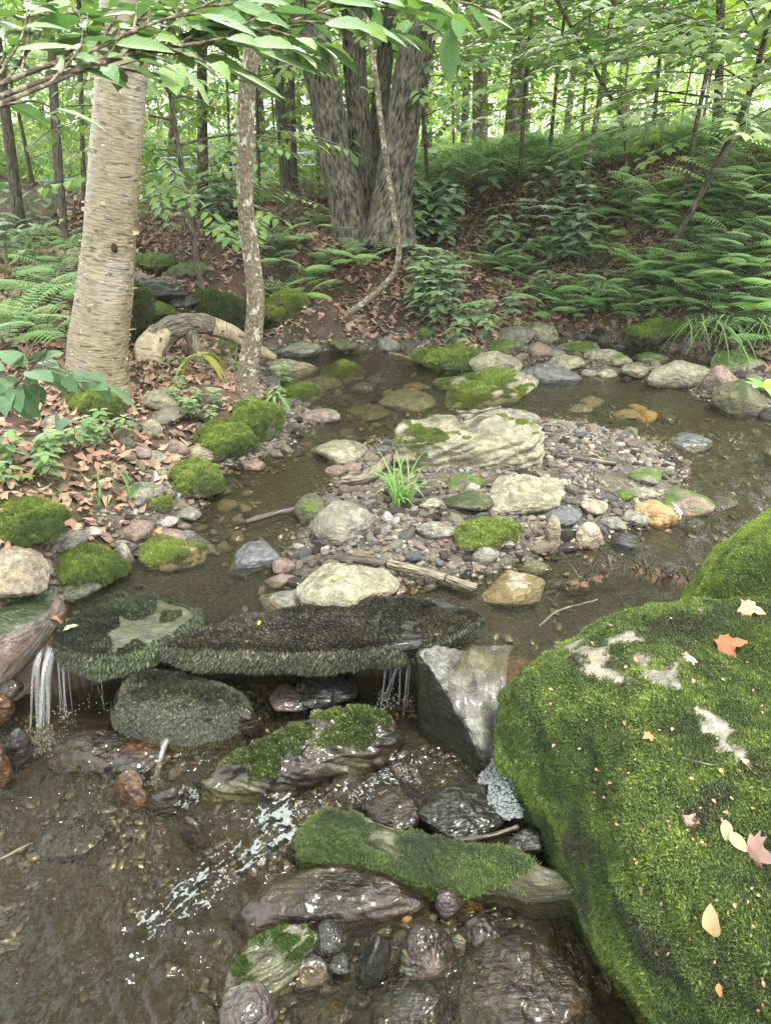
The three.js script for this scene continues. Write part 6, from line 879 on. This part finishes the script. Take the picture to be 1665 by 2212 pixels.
{ // scraps of leaf on the moss
  const r = rng(77), mats = [], cols = []; for (let i = 0; i < 150; i++) { const [p, n] = surface(lerp(1120, 1660, r()), lerp(1340, 2190, r())); if (p.y < .25 || p.z < -2.2 || n.y < .1) continue; const f = frame(n, r() * 6.28); mats.push(basis(p.addScaledVector(n, .011), ...f, .10 + .2 * r() * r())); const k = .6 + .8 * r(); cols.push(C(.42 * k, .24 * k, .15 * k)); }
  tag(copies(scene, 'leaf_scraps', DRY[0], M.litter, mats, cols), 'small scraps of dead leaf scattered over the moss', 'leaf litter', null, 'stuff');
  const [a] = surface(1470, 1645), [b] = surface(1540, 1662), [c] = surface(1600, 1652); put(new THREE.Mesh(limb([a, b, c].map((p) => p.add(V(0, .012, 0))), [.0018, .0012], { segs: 10, round: 5 }), M.deadwood), 'twig', 'thin bare twig lying on the huge mossy boulder', 'twig');
}
// ------------------------------------------------------------------ falling and broken water
function strands(name, label, n, from, to, spread, seed, r0 = .004) { // strands of a small fall: from/to = [across, down, height]
  const r = rng(seed), a = level(...from), b = level(...to), g = [], beads = []; for (let i = 0; i < n; i++) { const o = V((r() - .5) * spread, 0, (r() - .5) * spread * .4), e = V((r() - .5) * spread * 1.3, (r() - .5) * .02, (r() - .5) * spread * .8), p = a.clone().add(o), q = b.clone().add(e), m = p.clone().lerp(q, .35); m.y = lerp(p.y, q.y, .16); const s = r0 * (.5 + r()); g.push(limb([p, m, p.clone().lerp(q, .7).setY(lerp(p.y, q.y, .6)), q], [s * 1.4, s, s * .7, s * .4], { segs: 26, round: 6, rough: .5, seed: seed + i, nf: 40 })); for (let k = 0; k < 7; k++) beads.push(q.clone().add(V((r() - .5) * .05, r() * .05, (r() - .5) * .05))); }
  const t = new THREE.Group(); t.position.copy(b); part(t, 'water_strands', mergeGeometries(g.map((x) => x.translate(-b.x, -b.y, -b.z))), M.fall, 'stuff'); copies(t, 'spray', new THREE.SphereGeometry(1, 6, 5), M.foam, beads.map((p) => new THREE.Matrix4().makeScale(.0022, .0022, .0022).setPosition(p.sub(b)))); put(t, name, label, 'waterfall');
}
strands('small_waterfall', 'thin white fall between the log and the left slab', 11, [108, 1398, .315], [88, 1600, .07], .05, 3, .0045);
strands('small_waterfall', 'second thread of the left fall, right of the thin white one', 6, [138, 1400, .315], [146, 1560, .09], .03, 4, .003);
strands('small_waterfall', 'single spout of water under the bristling mossy rock', 5, [366, 1585, .13], [332, 1700, .05], .014, 5, .004);
strands('small_waterfall', 'thin clear curtain under the right end of the ledge slab', 9, [868, 1400, .30], [850, 1530, .11], .07, 6, .0035);
strands('small_waterfall', 'drops of water from the rim of the left ledge slab', 3, [205, 1430, .25], [205, 1540, .10], .06, 7, .0015);
{ // glassy sheet sliding over the wedge
  const Lf = [[1016, 1398, .310], [1012, 1410, .314], [1022, 1450, .295], [1036, 1510, .25], [1052, 1590, .18], [1064, 1650, .12], [1066, 1690, .07]], Rt = [[1110, 1400, .310], [1100, 1416, .302], [1094, 1450, .288], [1094, 1510, .248], [1092, 1590, .178], [1088, 1650, .115], [1084, 1700, .06]];
  const ca = new THREE.CatmullRomCurve3(Lf.map((a) => level(...a))), cb = new THREE.CatmullRomCurve3(Rt.map((a) => level(...a))), nu = 40, nv = 70, pos = [], uv = [], idx = []; for (let j = 0; j <= nv; j++) { const a = ca.getPoint(j / nv), b = cb.getPoint(j / nv); for (let i = 0; i <= nu; i++) { const q = a.clone().lerp(b, i / nu), t = j / nv, h = .007 + .006 * noise(i / nu * 15, t * 1.8, 4.2) + .004 * noise(i / nu * 32, t * 4, 1.2); pos.push(q.x, q.y + h, q.z + h * t * 1.2); uv.push(i / nu * .1, t * .3); } } for (let j = 0; j < nv; j++) for (let i = 0; i < nu; i++) { const a = j * (nu + 1) + i, b = a + 1, c = a + nu + 1, d = c + 1; idx.push(a, c, b, b, c, d); }
  const g = new THREE.BufferGeometry(); g.setAttribute('position', new THREE.Float32BufferAttribute(pos, 3)); g.setAttribute('uv', new THREE.Float32BufferAttribute(uv, 2)); g.setIndex(idx); g.computeVertexNormals(); put(new THREE.Mesh(g, M.fall), 'water_chute', 'glassy sheet of water sliding over the wedge rock', 'waterfall');
}
{ // foam and broken water
  const r = rng(88), bub = new THREE.SphereGeometry(1, 7, 5), blob = blockGeo({ seed: 66, sx: 1, sy: .5, sz: 1, detail: 4, relief: .15, size: 1 }); blob.deleteAttribute('color'); blob.deleteAttribute('growth');
  const foam = (label, n, at, size, geo = bub) => { const mats = []; for (let i = 0; i < n; i++) { const p = at(r); if (!p) continue; const s = size * (.4 + r() * r() * 1.3); mats.push(new THREE.Matrix4().compose(p, new THREE.Quaternion().setFromEuler(new THREE.Euler(0, -.75 + (r() - .5) * .5, 0)), V(s * (geo === bub ? 1 : 1.8), s * .6, s * (geo === bub ? 1 : .7)))); } tag(copies(scene, numbered('foam'), geo, M.foam, mats), label, 'foam', null, 'stuff'); };
  const plunge = level(1112, 1690, .10);
  foam('grey froth heaped in the plunge below the wedge rock', 4200, () => { const a = r() * 6.28, q = Math.sqrt(r()), p = level(1100 + Math.cos(a) * q * 66, 1695 + Math.sin(a) * q * 76, .09); if (fbm(p.x * 14, p.z * 14, 8, 3) < -.25 + q * .28) return null; p.y += .05 * (1 - q * q) * (.6 + .8 * r()) + .02 * fbm(p.x * 30, p.z * 30, 1, 2); return p; }, .0048);
  // lacy sheets of broken water: a fine grid kept only where the froth is
  const froth = (label, x0, x1, d0, d1, step, base, mask) => { const g = sheet(axis([x0, x1, step]), axis([d0, d1, step]), (x, d) => base(x, d) + .004 + .0045 * noise(x * 75, d * 75, 2.1) + .0028 * noise(x * 160, d * 160, 5.1), mask); tag(put(new THREE.Mesh(g, M.foam), 'foam', label, 'foam', null, 'stuff')); };
  const way = new THREE.CatmullRomCurve3([[612, 1730, .10], [592, 1785, .085], [560, 1825, .075], [490, 1862, .062], [440, 1915, .055], [400, 1950, .05], [340, 1990, .045]].map((a) => level(...a))), wp = way.getPoints(60);
  froth('white broken water of the little rapid in the lower pool', -.68, -.02, .95, 1.5, .0034, (x, d) => lowWater(x, d) + .006, (x, d) => { let m = 9, t = 0; wp.forEach((p, i) => { const q = Math.hypot(p.x - x, -p.z - d); if (q < m) { m = q; t = i / 60; } }); if (m > .085) return false; const u = (x + d) * .7, v = (x - d) * .7, wv = .35 * fbm(x * 18, d * 18, 1, 2), lace = Math.abs(noise(u * 24 + wv * 3, v * 52, 3.3)) * .8 + Math.abs(noise(u * 60, v * 110, 9.3)) * .5; return lace < (.20 + .22 * fbm(x * 14, d * 14, 6, 2) * 1.8) * (1 - .35 * t) * ss(.085, .03, m); });
  foam('small froth patch beside the golden-brown stone', 420, () => { const a = r() * 6.28, q = Math.sqrt(r()), p = level(400 + Math.cos(a) * q * 30, 1725 + Math.sin(a) * q * 26, .075); p.y += .01 * r(); if (fbm(p.x * 50, p.z * 50, 3, 2) < 0) return null; return p; }, .0024);
  foam('splashes at the foot of the left fall', 340, () => { const a = r() * 6.28, q = r(), p = level(100 + Math.cos(a) * q * 60, 1600 + Math.sin(a) * q * 40, .085); p.y += .01 * r(); return p; }, .003);
  foam('froth in the dark channel above the loaf rock', 700, () => { const t = r(), p = level(lerp(690, 900, t), lerp(1755, 1660, t) + (r() - .5) * 50, .10); if (fbm(p.x * 26, p.z * 26, 2, 2) < .0) return null; p.y += .012 * r(); return p; }, .0022);
}

scene.fog = new THREE.FogExp2(0xeaf3e4, .0015); // damp woodland air
shade(scene);
renderer.render(scene, camera);
